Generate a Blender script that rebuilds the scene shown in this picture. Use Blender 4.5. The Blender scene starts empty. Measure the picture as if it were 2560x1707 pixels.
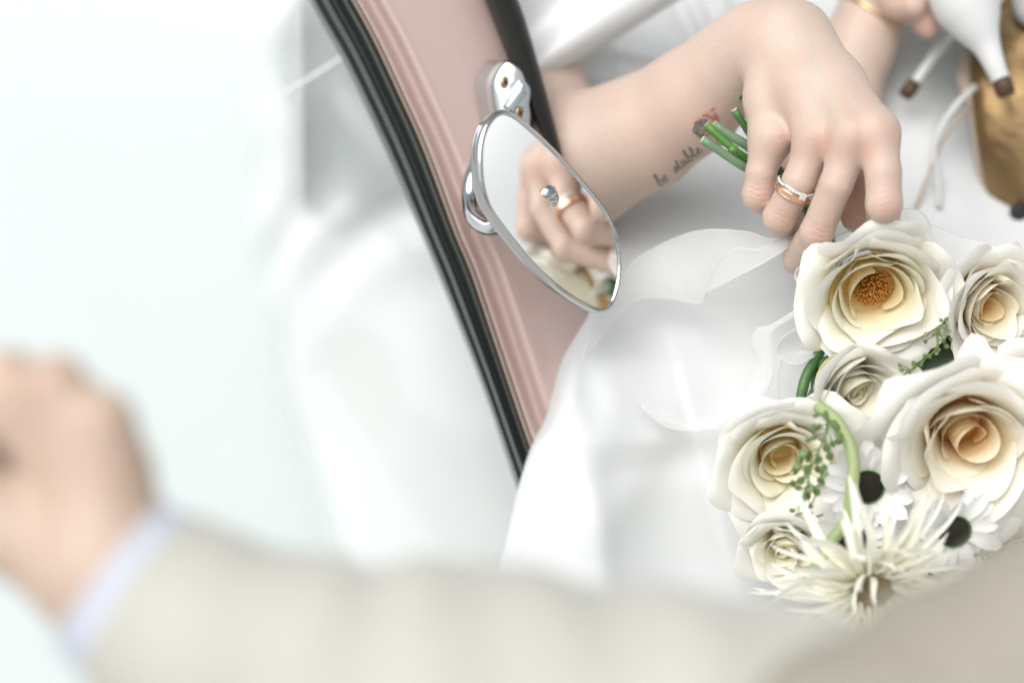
import bpy, math, random
import numpy as np
from mathutils import Vector, Matrix, Euler
from mathutils.bvhtree import BVHTree

random.seed(7)
rng = np.random.default_rng(11)
scene = bpy.context.scene
R = math.radians

# ------------------------------------------------------------------ camera
FOC = 1287.0                                   # focus distance in mm
cam_d = bpy.data.cameras.new("camera")
cam_d.lens = 85.0
cam_d.sensor_width = 36.0
cam_d.clip_start = 0.02
cam_d.clip_end = 500.0
cam_d.dof.use_dof = True
cam_d.dof.focus_distance = (FOC - 12) / 1000
cam_d.dof.aperture_fstop = 2.3
cam = bpy.data.objects.new("camera", cam_d)
scene.collection.objects.link(cam)
cam.rotation_euler = Euler((R(58), 0, 0))
look = cam.rotation_euler.to_matrix() @ Vector((0, 0, -1))
cam.location = Vector((0, 0, 0.95)) - look * (FOC / 1000)
scene.camera = cam
MW = Matrix.LocRotScale(cam.location, cam.rotation_euler, None)
MW3 = np.array(MW.to_3x3())
MWT = np.array(MW.translation)

# ------------------------------------------------------------------ light
SUN_EL, SUN_AZ = R(60), R(220)                  # azimuth clockwise from +Y
w = bpy.data.worlds.new("World")
scene.world = w
w.use_nodes = True
nt = w.node_tree
bg = nt.nodes["Background"]
sky = nt.nodes.new("ShaderNodeTexSky")
sky.sky_type = 'NISHITA'
sky.sun_disc = False
sky.sun_elevation = SUN_EL
sky.sun_rotation = SUN_AZ
sky.dust_density = 4.0
sky.ozone_density = 0.6
sky.air_density = 0.7
hsv = nt.nodes.new("ShaderNodeHueSaturation")     # an even, whitish overcast
hsv.inputs["Saturation"].default_value = 0.32
hsv.inputs["Hue"].default_value = 0.46
nt.links.new(sky.outputs[0], hsv.inputs["Color"])
nt.links.new(hsv.outputs[0], bg.inputs[0])
bg.inputs[1].default_value = 0.13
sd = bpy.data.lights.new("sun", 'SUN')
sd.energy = 1.5
sd.angle = R(58)
sd.color = (1.0, 0.98, 0.95)
sun = bpy.data.objects.new("sun", sd)
scene.collection.objects.link(sun)
sdir = Vector((math.sin(SUN_AZ) * math.cos(SUN_EL), math.cos(SUN_AZ) * math.cos(SUN_EL), math.sin(SUN_EL)))
sun.rotation_euler = (-sdir).to_track_quat('-Z', 'Y').to_euler()
sun.location = (0, 0, 4)
scene.view_settings.view_transform = 'Standard'
scene.view_settings.look = 'None'
scene.view_settings.exposure = 0.4
scene.view_settings.gamma = 1.0

# ------------------------------------------------------------------ helpers
KPX = 36.0 / 85.0 / 2560.0                      # photograph pixels to tangent
def C(px, py, dz=0.0):
    """a point seen at photograph pixel px,py, dz mm nearer than the focus plane (camera frame, mm)"""
    D = FOC - dz
    return np.array([(px - 1280.0) * KPX * D, (853.5 - py) * KPX * D, dz])
def CA(lst):
    return np.array([C(*p) for p in lst])
def toW(P):
    P = np.asarray(P, float).reshape(-1, 3)
    Q = P.copy(); Q[:, 2] -= FOC
    return (Q / 1000.0) @ MW3.T + MWT
def nrm(v):
    v = np.asarray(v, float)
    return v / np.linalg.norm(v)
def sstep(a, b, x):
    t = np.clip((x - a) / (b - a), 0, 1)
    return t * t * (3 - 2 * t)
def spline(pts, n):
    """Catmull-Rom through pts, n samples (works for any row width)"""
    P = np.asarray(pts, float)
    if len(P) == 2:
        t = np.linspace(0, 1, n)[:, None]
        return P[0] * (1 - t) + P[1] * t
    Q = np.vstack([2 * P[0] - P[1], P, 2 * P[-1] - P[-2]])
    seg = np.linalg.norm(np.diff(P[:, :3], axis=0), axis=1)
    cum = np.concatenate([[0], np.cumsum(seg)])
    out = []
    for s in np.linspace(0, cum[-1], n):
        i = min(int(np.searchsorted(cum, s, side='right')) - 1, len(P) - 2)
        t = (s - cum[i]) / max(seg[i], 1e-9)
        a, b, c, d = Q[i], Q[i + 1], Q[i + 2], Q[i + 3]
        out.append(0.5 * (2 * b + (c - a) * t + (2 * a - 5 * b + 4 * c - d) * t * t + (3 * b - a - 3 * c + d) * t ** 3))
    return np.array(out)

BASE = {}
def root_of(o):
    while o.parent: o = o.parent
    return o
def thing(name, label, cat, base, group=None):
    o = bpy.data.objects.new(name, None)
    o.empty_display_size = 0.02
    scene.collection.objects.link(o)
    o.location = Vector(toW(base)[0])
    o['label'] = label; o['category'] = cat
    if group: o['group'] = group
    return o
def part(name, parent, label=None):
    o = bpy.data.objects.new(name, None)
    o.empty_display_size = 0.01
    scene.collection.objects.link(o)
    o.parent = parent
    if label: o['label'] = label
    return o
def mesh_obj(name, V, F, mat, parent=None, smooth=True, attrs=None, label=None, cat=None, group=None, world=False):
    Wv = np.asarray(V, float) if world else toW(V)
    if parent is not None:
        base = np.array(root_of(parent).location)
    else:
        base = np.array([Wv[:, 0].mean(), Wv[:, 1].mean(), Wv[:, 2].min()])
    me = bpy.data.meshes.new(name)
    me.from_pydata((Wv - base).tolist(), [], [list(map(int, f)) for f in F])
    if smooth: me.polygons.foreach_set("use_smooth", [True] * len(me.polygons))
    if attrs:
        for k, a in attrs.items():
            at = me.attributes.new(k, 'FLOAT', 'POINT')
            at.data.foreach_set("value", np.asarray(a, np.float32))
    if mat: me.materials.append(mat)
    me.update()
    o = bpy.data.objects.new(name, me)
    scene.collection.objects.link(o)
    if parent is not None: o.parent = parent
    else: o.location = Vector(base)
    if label: o['label'] = label
    if cat: o['category'] = cat
    if group: o['group'] = group
    return o
def grid_faces(nu, nv, off=0, closeu=False):
    i, j = np.meshgrid(np.arange(nu if closeu else nu - 1), np.arange(nv - 1), indexing='ij')
    i2 = (i + 1) % nu
    return (np.stack([i * nv + j, i2 * nv + j, i2 * nv + j + 1, i * nv + j + 1], -1).reshape(-1, 4) + off).tolist()
class MB:
    def __init__(s): s.V = []; s.F = []; s.n = 0; s.A = {}
    def add(s, V, F, **attrs):
        V = np.asarray(V, float).reshape(-1, 3)
        s.F += [[int(i) + s.n for i in f] for f in F]
        s.V.append(V); s.n += len(V)
        for k, a in attrs.items(): s.A.setdefault(k, []).append(np.broadcast_to(a, (len(V),)))
    def grid(s, G, **kw):
        nu, nv = G.shape[:2]
        s.add(G.reshape(-1, 3), grid_faces(nu, nv), **kw)
    def tube(s, P, r, seg=10, cap=True, n=None, flat=1.0, **kw):
        P = np.asarray(P, float)
        r = np.broadcast_to(np.asarray(r, float), (len(P),))
        if n:
            X = spline(np.hstack([P, r[:, None]]), n); P, r = X[:, :3], X[:, 3]
        T = np.gradient(P, axis=0); T /= np.linalg.norm(T, axis=1)[:, None] + 1e-12
        up = np.array([0, 0, 1.0]) if abs(T[0][2]) < .9 else np.array([1.0, 0, 0])
        a = nrm(np.cross(T[0], up)); rings = []
        for i in range(len(P)):
            a = nrm(a - T[i] * np.dot(a, T[i])); b = np.cross(T[i], a)
            th = np.linspace(0, 2 * np.pi, seg, endpoint=False)
            rings.append(P[i] + r[i] * (np.cos(th)[:, None] * a + flat * np.sin(th)[:, None] * b))
        V = np.array(rings).reshape(-1, 3); F = []
        for i in range(len(P) - 1):
            for j in range(seg):
                k = (j + 1) % seg
                F.append([i * seg + j, i * seg + k, (i + 1) * seg + k, (i + 1) * seg + j])
        if cap:
            F.append(list(range(seg))[::-1]); F.append([(len(P) - 1) * seg + j for j in range(seg)])
        s.add(V, F, **kw)
    def ball(s, c, r, seg=10, rings=7, axes=None, **kw):
        th = np.linspace(0, np.pi, rings); ph = np.linspace(0, 2 * np.pi, seg, endpoint=False)
        A = np.eye(3) if axes is None else np.asarray(axes)
        rr = np.broadcast_to(np.asarray(r, float), (3,))
        L = np.array([[np.sin(t) * np.cos(p), np.sin(t) * np.sin(p), np.cos(t)] for t in th for p in ph]) * rr
        V = L @ A + np.asarray(c); F = []
        for i in range(rings - 1):
            for j in range(seg):
                k = (j + 1) % seg
                F.append([i * seg + j, (i + 1) * seg + j, (i + 1) * seg + k, i * seg + k])
        s.add(V, F, **kw)
    def prism(s, P, d, bev=0.0, **kw):
        """outline P (n,3) extruded by vector d, with a bevelled front"""
        P = np.asarray(P, float); n = len(P); c = P.mean(0); L = np.linalg.norm(d); dn = d / L
        rings = [P, P + d - dn * bev]
        if bev > 0:
            q = P - c; ql = np.linalg.norm(q, axis=1)[:, None]
            for a in (0.3, 0.7, 1.0):
                rings.append(c + q * (1 - bev / ql * (1 - math.cos(a * math.pi / 2))) + d - dn * bev * (1 - math.sin(a * math.pi / 2)))
        V = np.vstack(rings); F = [list(range(n))[::-1]]
        for k in range(len(rings) - 1):
            for j in range(n):
                F.append([k * n + j, k * n + (j + 1) % n, (k + 1) * n + (j + 1) % n, (k + 1) * n + j])
        F.append([(len(rings) - 1) * n + j for j in range(n)])
        s.add(V, F, **kw)
    def build(s, name, mat, parent=None, **kw):
        attrs = {k: np.concatenate(a) for k, a in s.A.items()} or None
        return mesh_obj(name, np.vstack(s.V), s.F, mat, parent, attrs=attrs, **kw)

# ------------------------------------------------------------------ materials
class NT:
    def __init__(s, name):
        s.m = bpy.data.materials.new(name); s.m.use_nodes = True
        s.t = s.m.node_tree; s.b = s.t.nodes["Principled BSDF"]; s.out = s.t.nodes["Material Output"]
    def n(s, typ, **kw):
        o = s.t.nodes.new(typ)
        for k, v in kw.items():
            if k[0] == '_': setattr(o, k[1:], v)
            else: o.inputs[k.replace('__', ' ')].default_value = v
        return o
    def l(s, a, b): s.t.links.new(a, b)
    def attr(s, name): return s.n("ShaderNodeAttribute", _attribute_name=name).outputs["Fac"]
    def math(s, op, a, b=0.5, c=None):
        o = s.n("ShaderNodeMath", _operation=op)
        for i, v in enumerate((a, b, c)):
            if v is None: continue
            if isinstance(v, (int, float)): o.inputs[i].default_value = v
            else: s.l(v, o.inputs[i])
        return o.outputs[0]
    def mix(s, f, a, b, typ='MIX'):
        o = s.n("ShaderNodeMix", _data_type='RGBA', _blend_type=typ)
        for sock, v in ((o.inputs[0], f), (o.inputs[6], a), (o.inputs[7], b)):
            if isinstance(v, (int, float)): sock.default_value = v
            elif isinstance(v, tuple): sock.default_value = v + (1,) if len(v) == 3 else v
            else: s.l(v, sock)
        return o.outputs[2]
    def noise(s, scale, detail=3, rough=.5, co=None):
        o = s.n("ShaderNodeTexNoise", Scale=scale, Detail=detail, Roughness=rough)
        s.l(co if co is not None else s.obj(), o.inputs["Vector"])
        return o.outputs["Fac"]
    def obj(s): return s.n("ShaderNodeTexCoord").outputs["Object"]
    def ramp(s, f, *stops):
        o = s.n("ShaderNodeValToRGB"); e = o.color_ramp.elements
        while len(e) < len(stops): e.new(0.5)
        for x, (p, c) in zip(e, stops): x.position = p; x.color = tuple(c) + (1,)
        s.l(f, o.inputs[0]); return o.outputs[0]
    def bump(s, h, strength=.3, dist=.001):
        o = s.n("ShaderNodeBump", Strength=strength, Distance=dist); s.l(h, o.inputs["Height"]); return o.outputs[0]
    def set(s, **kw):
        for k, v in kw.items(): s.b.inputs[k.replace('__', ' ')].default_value = v
def simple(name, col, rough=.5, metal=0., spec=.5, noise=None, bump=None, **kw):
    m = NT(name); m.set(Base__Color=tuple(col) + (1,), Roughness=rough, Metallic=metal, **{"Specular IOR Level": spec}, **kw)
    if noise:
        f = m.noise(noise[0], 4)
        c = m.mix(f, tuple(x * (1 - noise[1]) for x in col), tuple(min(1, x * (1 + noise[1])) for x in col))
        m.l(c, m.b.inputs["Base Color"])
    if bump: m.l(m.bump(m.noise(bump[0], 4), bump[1], bump[2]), m.b.inputs["Normal"])
    return m.m

def skin_mat(name, base, red, sss=.0035):
    m = NT(name)
    c = m.mix(m.noise(28, 3), base, tuple(b * k for b, k in zip(base, (1.0, .93, .9))))
    c = m.mix(m.math('MULTIPLY', m.attr("red"), 0.75), c, red)
    c = m.mix(m.math('MULTIPLY', m.attr("vein"), 0.28), c, (base[0] * .72, base[1] * .93, base[2] * .95))
    fine = m.noise(900, 3, .6)
    c = m.mix(m.math('MULTIPLY', m.math('SUBTRACT', fine, .5), .25), c, tuple(b * .7 for b in base))
    mot = m.noise(330, 4, .65)
    c = m.mix(m.math('MULTIPLY', m.math('SUBTRACT', mot, .45), .55), c, (base[0] * .86, base[1] * .70, base[2] * .62))
    m.l(c, m.b.inputs["Base Color"])
    m.set(Roughness=.43, **{"Subsurface Weight": .22, "Subsurface Scale": sss, "Specular IOR Level": .4})
    m.b.inputs["Subsurface Radius"].default_value = (1, .36, .2)
    vor = m.n("ShaderNodeTexVoronoi", Scale=1500.0); m.l(m.obj(), vor.inputs["Vector"])
    wr = m.math('SINE', m.math('ADD', m.math('MULTIPLY', m.attr("along"), 2.1), m.math('MULTIPLY', m.noise(190, 3), 9.0)))
    h = m.math('ADD', m.math('MULTIPLY', vor.outputs["Distance"], .22), m.math('MULTIPLY', m.math('MULTIPLY', wr, m.attr("wr")), .34))
    h = m.math('ADD', h, m.math('MULTIPLY', m.noise(420, 4, .6), 1.1))
    m.l(m.bump(h, .55, .0005), m.b.inputs["Normal"])
    return m.m
M = {}
M['skin'] = skin_mat("bride skin", (.575, .470, .398), (.50, .25, .18))
M['skin2'] = skin_mat("groom skin", (.53, .425, .345), (.47, .32, .24))

def satin_mat(name, col, rough):
    m = NT(name); m.set(Base__Color=col + (1,), Roughness=rough, **{"Sheen Weight": .25, "Sheen Roughness": .4, "Specular IOR Level": .4, "Anisotropic": .3})
    co = m.obj()
    wv = m.n("ShaderNodeTexWave", Scale=600.0, Distortion=1.0, Detail=2.0); m.l(co, wv.inputs["Vector"])
    h = m.math('ADD', m.math('MULTIPLY', wv.outputs["Fac"], .06), m.math('ADD', m.noise(14, 3, .5, co), m.math('MULTIPLY', m.noise(55, 4, .6, co), .22)))
    m.l(m.bump(h, .13, .004), m.b.inputs["Normal"])
    return m.m
M['satin'] = satin_mat("white satin", (.62, .645, .65), .38)

def sheer_mat(name, col, alpha, edge=.35, weave=2600.0, tlu=.3, dens=False):
    """thin woven cloth: lets part of what lies behind show through its holes"""
    m = NT(name)
    d = m.n("ShaderNodeBsdfDiffuse", Color=col + (1,)); tl = m.n("ShaderNodeBsdfTranslucent", Color=col + (1,))
    g = m.n("ShaderNodeBsdfGlossy", Color=(.9, .9, .9, 1), Roughness=.38)
    a = m.n("ShaderNodeMixShader", Fac=tlu); m.l(d.outputs[0], a.inputs[1]); m.l(tl.outputs[0], a.inputs[2])
    b = m.n("ShaderNodeMixShader", Fac=.08); m.l(a.outputs[0], b.inputs[1]); m.l(g.outputs[0], b.inputs[2])
    tr = m.n("ShaderNodeBsdfTransparent")
    lw = m.n("ShaderNodeLayerWeight", Blend=.35)
    wv = m.noise(weave, 1)
    f = m.math('ADD', m.math('ADD', m.math('MULTIPLY', lw.outputs["Facing"], edge), alpha - .1), m.math('MULTIPLY', wv, .2))
    if dens: f = m.math('ADD', m.math('MULTIPLY', lw.outputs["Facing"], .1), m.math('ADD', m.attr("dens"), m.math('MULTIPLY', m.math('SUBTRACT', wv, .5), .2)))
    fm = m.n("ShaderNodeMath", _operation='MINIMUM'); m.l(f, fm.inputs[0]); fm.inputs[1].default_value = .97
    o = m.n("ShaderNodeMixShader"); m.l(fm.outputs[0], o.inputs[0]); m.l(tr.outputs[0], o.inputs[1]); m.l(b.outputs[0], o.inputs[2])
    m.l(o.outputs[0], m.out.inputs["Surface"])
    return m.m
M['organza'] = sheer_mat("white organza", (.90, .92, .91), .38, .25)
M['organza_edge'] = sheer_mat("organza hem", (.92, .92, .90), .5)
M['tulle'] = sheer_mat("white tulle", (.77, .80, .795), .58, .4, 1400.0, .08, True)
M['veil'] = sheer_mat("veil cloth", (.74, .76, .76), .95, .1, tlu=.06)

def paint_mat():
    m = NT("pink car paint")
    c = m.mix(m.noise(9, 2), (.47, .355, .325), (.44, .33, .30))
    m.l(c, m.b.inputs["Base Color"])
    m.set(Roughness=.3, **{"Coat Weight": 1.0, "Coat Roughness": .03, "Specular IOR Level": .5})
    n1 = m.bump(m.noise(30, 2), .10, .004)
    m.l(n1, m.b.inputs["Coat Normal"])
    return m.m
M['paint'] = paint_mat()
M['rubber'] = simple("black rubber", (.036, .044, .040), .36, spec=.8, bump=(160, .15, .001))
def seal_mat():
    m = NT("ribbed black door rubber"); m.set(Base__Color=(.010, .010, .009, 1), Roughness=.55)
    u, v = m.attr("su"), m.attr("sv")
    zig = m.math('PINGPONG', m.math('MULTIPLY', u, 1.0), 4.5)
    h = m.math('SINE', m.math('ADD', m.math('MULTIPLY', v, 4.4), m.math('MULTIPLY', zig, 1.7)))
    h2 = m.math('SINE', m.math('MULTIPLY', u, 4.4))
    m.l(m.bump(m.math('MULTIPLY', h, m.math('ADD', h2, 1.3)), .9, .0006), m.b.inputs["Normal"])
    c = m.mix(m.math('MULTIPLY', m.math('ADD', h, 1.0), .5), (.006, .006, .005), (.028, .027, .024))
    m.l(c, m.b.inputs["Base Color"])
    return m.m
M['doorseal'] = seal_mat()
M['chrome'] = simple("polished chrome", (.53, .55, .55), .08, 1.0, bump=(60, .05, .001))
M['mirror'] = simple("mirror silver", (.95, .955, .95), .0, 1.0)
M['trimline'] = simple("beige trim line", (.45, .37, .30), .35)
M['brass'] = simple("worn brass screw", (.52, .42, .24), .35, 1.0, noise=(400, .4))
M['dark'] = simple("dark recess", (.012, .011, .010), .7)
def gold_mat():
    m = NT("brushed rose gold"); m.set(Base__Color=(.90, .52, .34, 1), Metallic=1.0, Roughness=.32)
    u = m.attr("ru")
    wn = m.n("ShaderNodeTexNoise", _noise_dimensions='1D', Scale=1.0, Detail=4.0); m.l(m.math('MULTIPLY', u, 260.0), wn.inputs["W"])
    m.l(m.bump(wn.outputs["Fac"], .12, .0002), m.b.inputs["Normal"])
    return m.m
M['rosegold'] = gold_mat()
M['rosegold_edge'] = simple("polished rose gold", (.92, .55, .36), .12, 1.0)
M['silver'] = simple("white gold", (.80, .80, .78), .15, 1.0)
M['gold'] = simple("thin gold", (.75, .50, .26), .25, 1.0)
def diamond_mat():
    m = NT("diamond"); m.set(Base__Color=(.93, .94, .93, 1), Roughness=.06, IOR=2.0, **{"Transmission Weight": .35, "Metallic": .2})
    return m.m
M['diamond'] = diamond_mat()

def petal_mat(name, stops, tl=.18, rough=.5):
    m = NT(name)
    v = m.attr("pv")
    c = m.ramp(m.math('ADD', v, m.math('MULTIPLY', m.math('SUBTRACT', m.noise(60, 3), .5), .12)), *stops)
    d = m.n("ShaderNodeBsdfPrincipled", Roughness=rough, **{"Specular__IOR__Level": .3, "Sheen__Weight": .15})
    m.l(c, d.inputs["Base Color"])
    t = m.n("ShaderNodeBsdfTranslucent"); m.l(c, t.inputs["Color"])
    wv = m.n("ShaderNodeTexNoise", Scale=1.0, Detail=3.0)
    mp = m.n("ShaderNodeCombineXYZ"); m.l(m.math('MULTIPLY', m.attr("pu"), 14.0), mp.inputs[0]); m.l(m.math('MULTIPLY', v, 1.5), mp.inputs[1])
    m.l(mp.outputs[0], wv.inputs["Vector"])
    bp = m.bump(m.math('ADD', wv.outputs["Fac"], m.math('MULTIPLY', m.noise(150, 3), .6)), .25, .0008)
    m.l(bp, d.inputs["Normal"])
    o = m.n("ShaderNodeMixShader", Fac=tl); m.l(d.outputs[0], o.inputs[1]); m.l(t.outputs[0], o.inputs[2])
    m.l(o.outputs[0], m.out.inputs["Surface"])
    return m.m
M['petal'] = petal_mat("cream rose petal", [(0, (.88, .58, .16)), (.25, (.92, .80, .46)), (.55, (.93, .90, .74)), (.9, (.93, .925, .87))])
M['petal_warm'] = petal_mat("cream rose petal, apricot heart", [(0, (.84, .40, .10)), (.28, (.91, .68, .34)), (.55, (.93, .88, .72)), (.9, (.93, .92, .87))])
M['petal_shaded'] = petal_mat("shade-tinted rose petal", [(0, (.55, .38, .20)), (.5, (.66, .54, .40)), (1, (.70, .60, .47))])  # beige stands for shade on the petal undersides, painted into the colour
M['petal_white'] = petal_mat("white daisy petal", [(0, (.72, .76, .62)), (.3, (.86, .87, .86)), (1, (.90, .90, .90))], .12)
M['petal_spider'] = petal_mat("spider gerbera petal", [(0, (.86, .82, .56)), (.3, (.92, .91, .78)), (1, (.95, .94, .88))], .14)
M['stamen'] = simple("orange stamen", (.62, .27, .05), .6, noise=(900, .45))
M['disc_dark'] = simple("dark daisy eye", (.022, .020, .012), .9, noise=(700, .8))
M['disc_green'] = simple("green daisy rim", (.035, .11, .015), .7, noise=(900, .4))
M['disc_brown'] = simple("brown gerbera eye", (.34, .24, .10), .85, noise=(700, .5), bump=(1100, 1.0, .002))
def stem_mat(name, a, b):
    m = NT(name); m.l(m.mix(m.noise(45, 4), a, b), m.b.inputs["Base Color"])
    m.set(Roughness=.42, **{"Specular IOR Level": .5, "Subsurface Weight": .1, "Subsurface Scale": .002})
    m.l(m.bump(m.noise(380, 3), .2, .0006), m.b.inputs["Normal"]); return m.m
M['stem'] = stem_mat("dark green rose stem", (.045, .13, .040), (.09, .20, .06))
M['stem_bright'] = stem_mat("bright green rose stem", (.07, .20, .03), (.12, .28, .06))
M['stem_blue'] = stem_mat("blue green rose stem", (.13, .22, .13), (.20, .30, .18))
M['stem_pale'] = stem_mat("pale green gerbera stem", (.29, .38, .16), (.38, .46, .23))
M['stem_cut'] = simple("cut stem end", (.52, .58, .38), .7, noise=(700, .2))
M['sprig'] = stem_mat("sprig green", (.085, .165, .045), (.15, .225, .07))
M['leaf'] = stem_mat("dark leaf", (.020, .050, .018), (.045, .09, .035))
M['leaf_grey'] = stem_mat("grey green leaf", (.10, .17, .10), (.17, .24, .15))
M['wool'] = simple("beige suit cloth", (.48, .475, .42), .9, noise=(60, .06), bump=(700, .4, .001), **{"Sheen Weight": .3})
M['wool_shaded'] = simple("shaded suit cloth", (.32, .295, .245), .9, noise=(60, .06), bump=(700, .4, .001))  # darker copy of the suit cloth, shade put into the colour
M['cuff'] = simple("pale blue shirt cotton", (.52, .565, .65), .8, noise=(200, .04))
M['gold_sole'] = simple("bronze gold sole", (.24, .16, .075), .36, .75, noise=(26, .75), bump=(34, .7, .004))
M['heel_tip'] = simple("brown heel tip", (.075, .040, .018), .6, noise=(300, .3))
M['shoe_white'] = simple("white shoe leather", (.64, .655, .65), .35, noise=(30, .04))
M['shoe_grey'] = simple("grey shoe lining", (.55, .56, .54), .5, noise=(30, .05))
M['plastic_pale'] = simple("pale mint dashboard vinyl", (.60, .655, .645), .55, noise=(6, .03), bump=(300, .1, .001))
M['seat'] = simple("grey seat cloth", (.28, .33, .32), .8, noise=(40, .08), bump=(300, .3, .001))
M['seat_dark'] = simple("dark seat back", (.07, .068, .055), .8, noise=(40, .2), bump=(300, .3, .001))
M['rod'] = simple("silver trim rod", (.72, .75, .74), .18, 1.0)
M['ink'] = simple("tattoo ink", (.17, .155, .13), .6)
M['ink_red'] = simple("red tattoo ink", (.44, .17, .15), .6)
M['paving'] = simple("pale paving", (.48, .47, .45), .85, noise=(3, .12), bump=(40, .3, .004))
def glass_mat():
    m = NT("windscreen glass")
    tr = m.n("ShaderNodeBsdfTransparent", Color=(.97, .985, .98, 1)); g = m.n("ShaderNodeBsdfGlossy", Color=(1, 1, 1, 1), Roughness=.03)
    fr = m.n("ShaderNodeFresnel", IOR=1.9); o = m.n("ShaderNodeMixShader")
    m.l(fr.outputs[0], o.inputs[0]); m.l(tr.outputs[0], o.inputs[1]); m.l(g.outputs[0], o.inputs[2])
    m.l(o.outputs[0], m.out.inputs["Surface"]); return m.m
M['glass'] = glass_mat()

# ------------------------------------------------------------------ implicit surfaces (bodies)
class Field:
    def __init__(s, lo, hi, h):
        s.h = h; s.lo = np.array(lo, float)
        s.n = np.ceil((np.array(hi) - s.lo) / h).astype(int) + 1
        s.f = np.full(s.n, 60.0, np.float32)
        s.ax = [(s.lo[i] + h * np.arange(s.n[i])).astype(np.float32) for i in range(3)]
    def cap(s, a, b, ra, rb, k):
        a = np.asarray(a, float); b = np.asarray(b, float); m = max(ra, rb) + k + 3 * s.h
        l = np.floor((np.minimum(a, b) - m - s.lo) / s.h).astype(int).clip(0)
        u = (np.ceil((np.maximum(a, b) + m - s.lo) / s.h).astype(int) + 1)
        u = np.minimum(u, s.n)
        if np.any(u <= l): return
        X = s.ax[0][l[0]:u[0], None, None]; Y = s.ax[1][None, l[1]:u[1], None]; Z = s.ax[2][None, None, l[2]:u[2]]
        d = b - a; L2 = float(d @ d) + 1e-9
        px, py, pz = X - a[0], Y - a[1], Z - a[2]
        t = np.clip((px * d[0] + py * d[1] + pz * d[2]) / L2, 0, 1)
        D = np.sqrt((px - t * d[0]) ** 2 + (py - t * d[1]) ** 2 + (pz - t * d[2]) ** 2) - (ra + (rb - ra) * t)
        sl = (slice(l[0], u[0]), slice(l[1], u[1]), slice(l[2], u[2]))
        s.f[sl] = smin(s.f[sl], D.astype(np.float32), k)
    def chain(s, pts, k):
        for (p, r), (q, r2) in zip(pts[:-1], pts[1:]): s.cap(p, q, r, r2, k)
    def sub(s, a, b, ra, rb, k):
        s.f *= -1; s.cap(a, b, ra, rb, k); s.f *= -1
    def mesh(s):
        f = s.f; inside = f < 0
        c = [inside[i:f.shape[0] - 1 + i, j:f.shape[1] - 1 + j, k:f.shape[2] - 1 + k] for i in (0, 1) for j in (0, 1) for k in (0, 1)]
        cnt = sum(x.astype(np.int8) for x in c)
        act = (cnt > 0) & (cnt < 8)
        idx = np.argwhere(act)
        ids = np.full(act.shape, -1, np.int64); ids[act] = np.arange(len(idx))
        acc = np.zeros((len(idx), 3)); num = np.zeros(len(idx))
        cor = [np.array(x) for x in ((0,0,0),(0,0,1),(0,1,0),(0,1,1),(1,0,0),(1,0,1),(1,1,0),(1,1,1))]
        val = [f[tuple((idx + q).T)] for q in cor]
        for a in range(8):
            for ax in range(3):
                if cor[a][ax] == 0:
                    q = cor[a].copy(); q[ax] = 1; b = q[0] * 4 + q[1] * 2 + q[2]
                    va, vb = val[a], val[b]; mk = (va < 0) != (vb < 0)
                    t = va[mk] / (va[mk] - vb[mk])
                    p = np.repeat(cor[a][None].astype(float), mk.sum(), 0); p[:, ax] += t
                    acc[mk] += p; num[mk] += 1
        V = s.lo + (idx + acc / num[:, None]) * s.h
        F = []
        for ax in range(3):
            sl0 = [slice(1, -1)] * 3; sl1 = [slice(1, -1)] * 3
            sl0[ax] = slice(0, -1); sl1[ax] = slice(1, None)
            A, B = inside[tuple(sl0)], inside[tuple(sl1)]
            e = np.argwhere(A != B)
            off = np.ones(3, int); off[ax] = 0
            p = e + off
            o1, o2 = [(1, 2), (2, 0), (0, 1)][ax]
            d1 = np.zeros(3, int); d1[o1] = 1; d2 = np.zeros(3, int); d2[o2] = 1
            q = np.stack([ids[tuple((p - d1 - d2).T)], ids[tuple((p - d2).T)], ids[tuple(p.T)], ids[tuple((p - d1).T)]], 1)
            flip = ~A[tuple(e.T)]
            q[flip] = q[flip][:, ::-1]
            F.append(q)
        F = np.vstack(F)
        F = F[(F >= 0).all(1)]
        # two light smoothing passes
        E = np.vstack([F[:, [0, 1]], F[:, [1, 2]], F[:, [2, 3]], F[:, [3, 0]]])
        for _ in range(2):
            a = np.zeros_like(V); n = np.zeros(len(V))
            np.add.at(a, E[:, 0], V[E[:, 1]]); np.add.at(n, E[:, 0], 1)
            np.add.at(a, E[:, 1], V[E[:, 0]]); np.add.at(n, E[:, 1], 1)
            V = V * .5 + .5 * a / np.maximum(n, 1)[:, None]
        return V, F
def smin(a, b, k):
    h = np.maximum(k - np.abs(a - b), 0) / k
    return np.minimum(a, b) - h * h * k * .25
def P_(px, py, dz, r): return (C(px, py, dz), r)
def hz(px, py): return float((px - 2020) * .13 * sstep(90, 330, py))     # the index side of the hand is turned to the lens
def CH(px, py, dz): return C(px, py, dz + hz(px, py))
def PH(px, py, dz, r): return (CH(px, py, dz), r)

# ------------------------------------------------------------------ setting
g = np.array([[x, y, 0.0] for x in np.linspace(-40, 40, 9) for y in np.linspace(-40, 40, 9)])
ground = mesh_obj("ground", g, grid_faces(9, 9), M['paving'], world=True)
ground['kind'] = 'structure'

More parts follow.
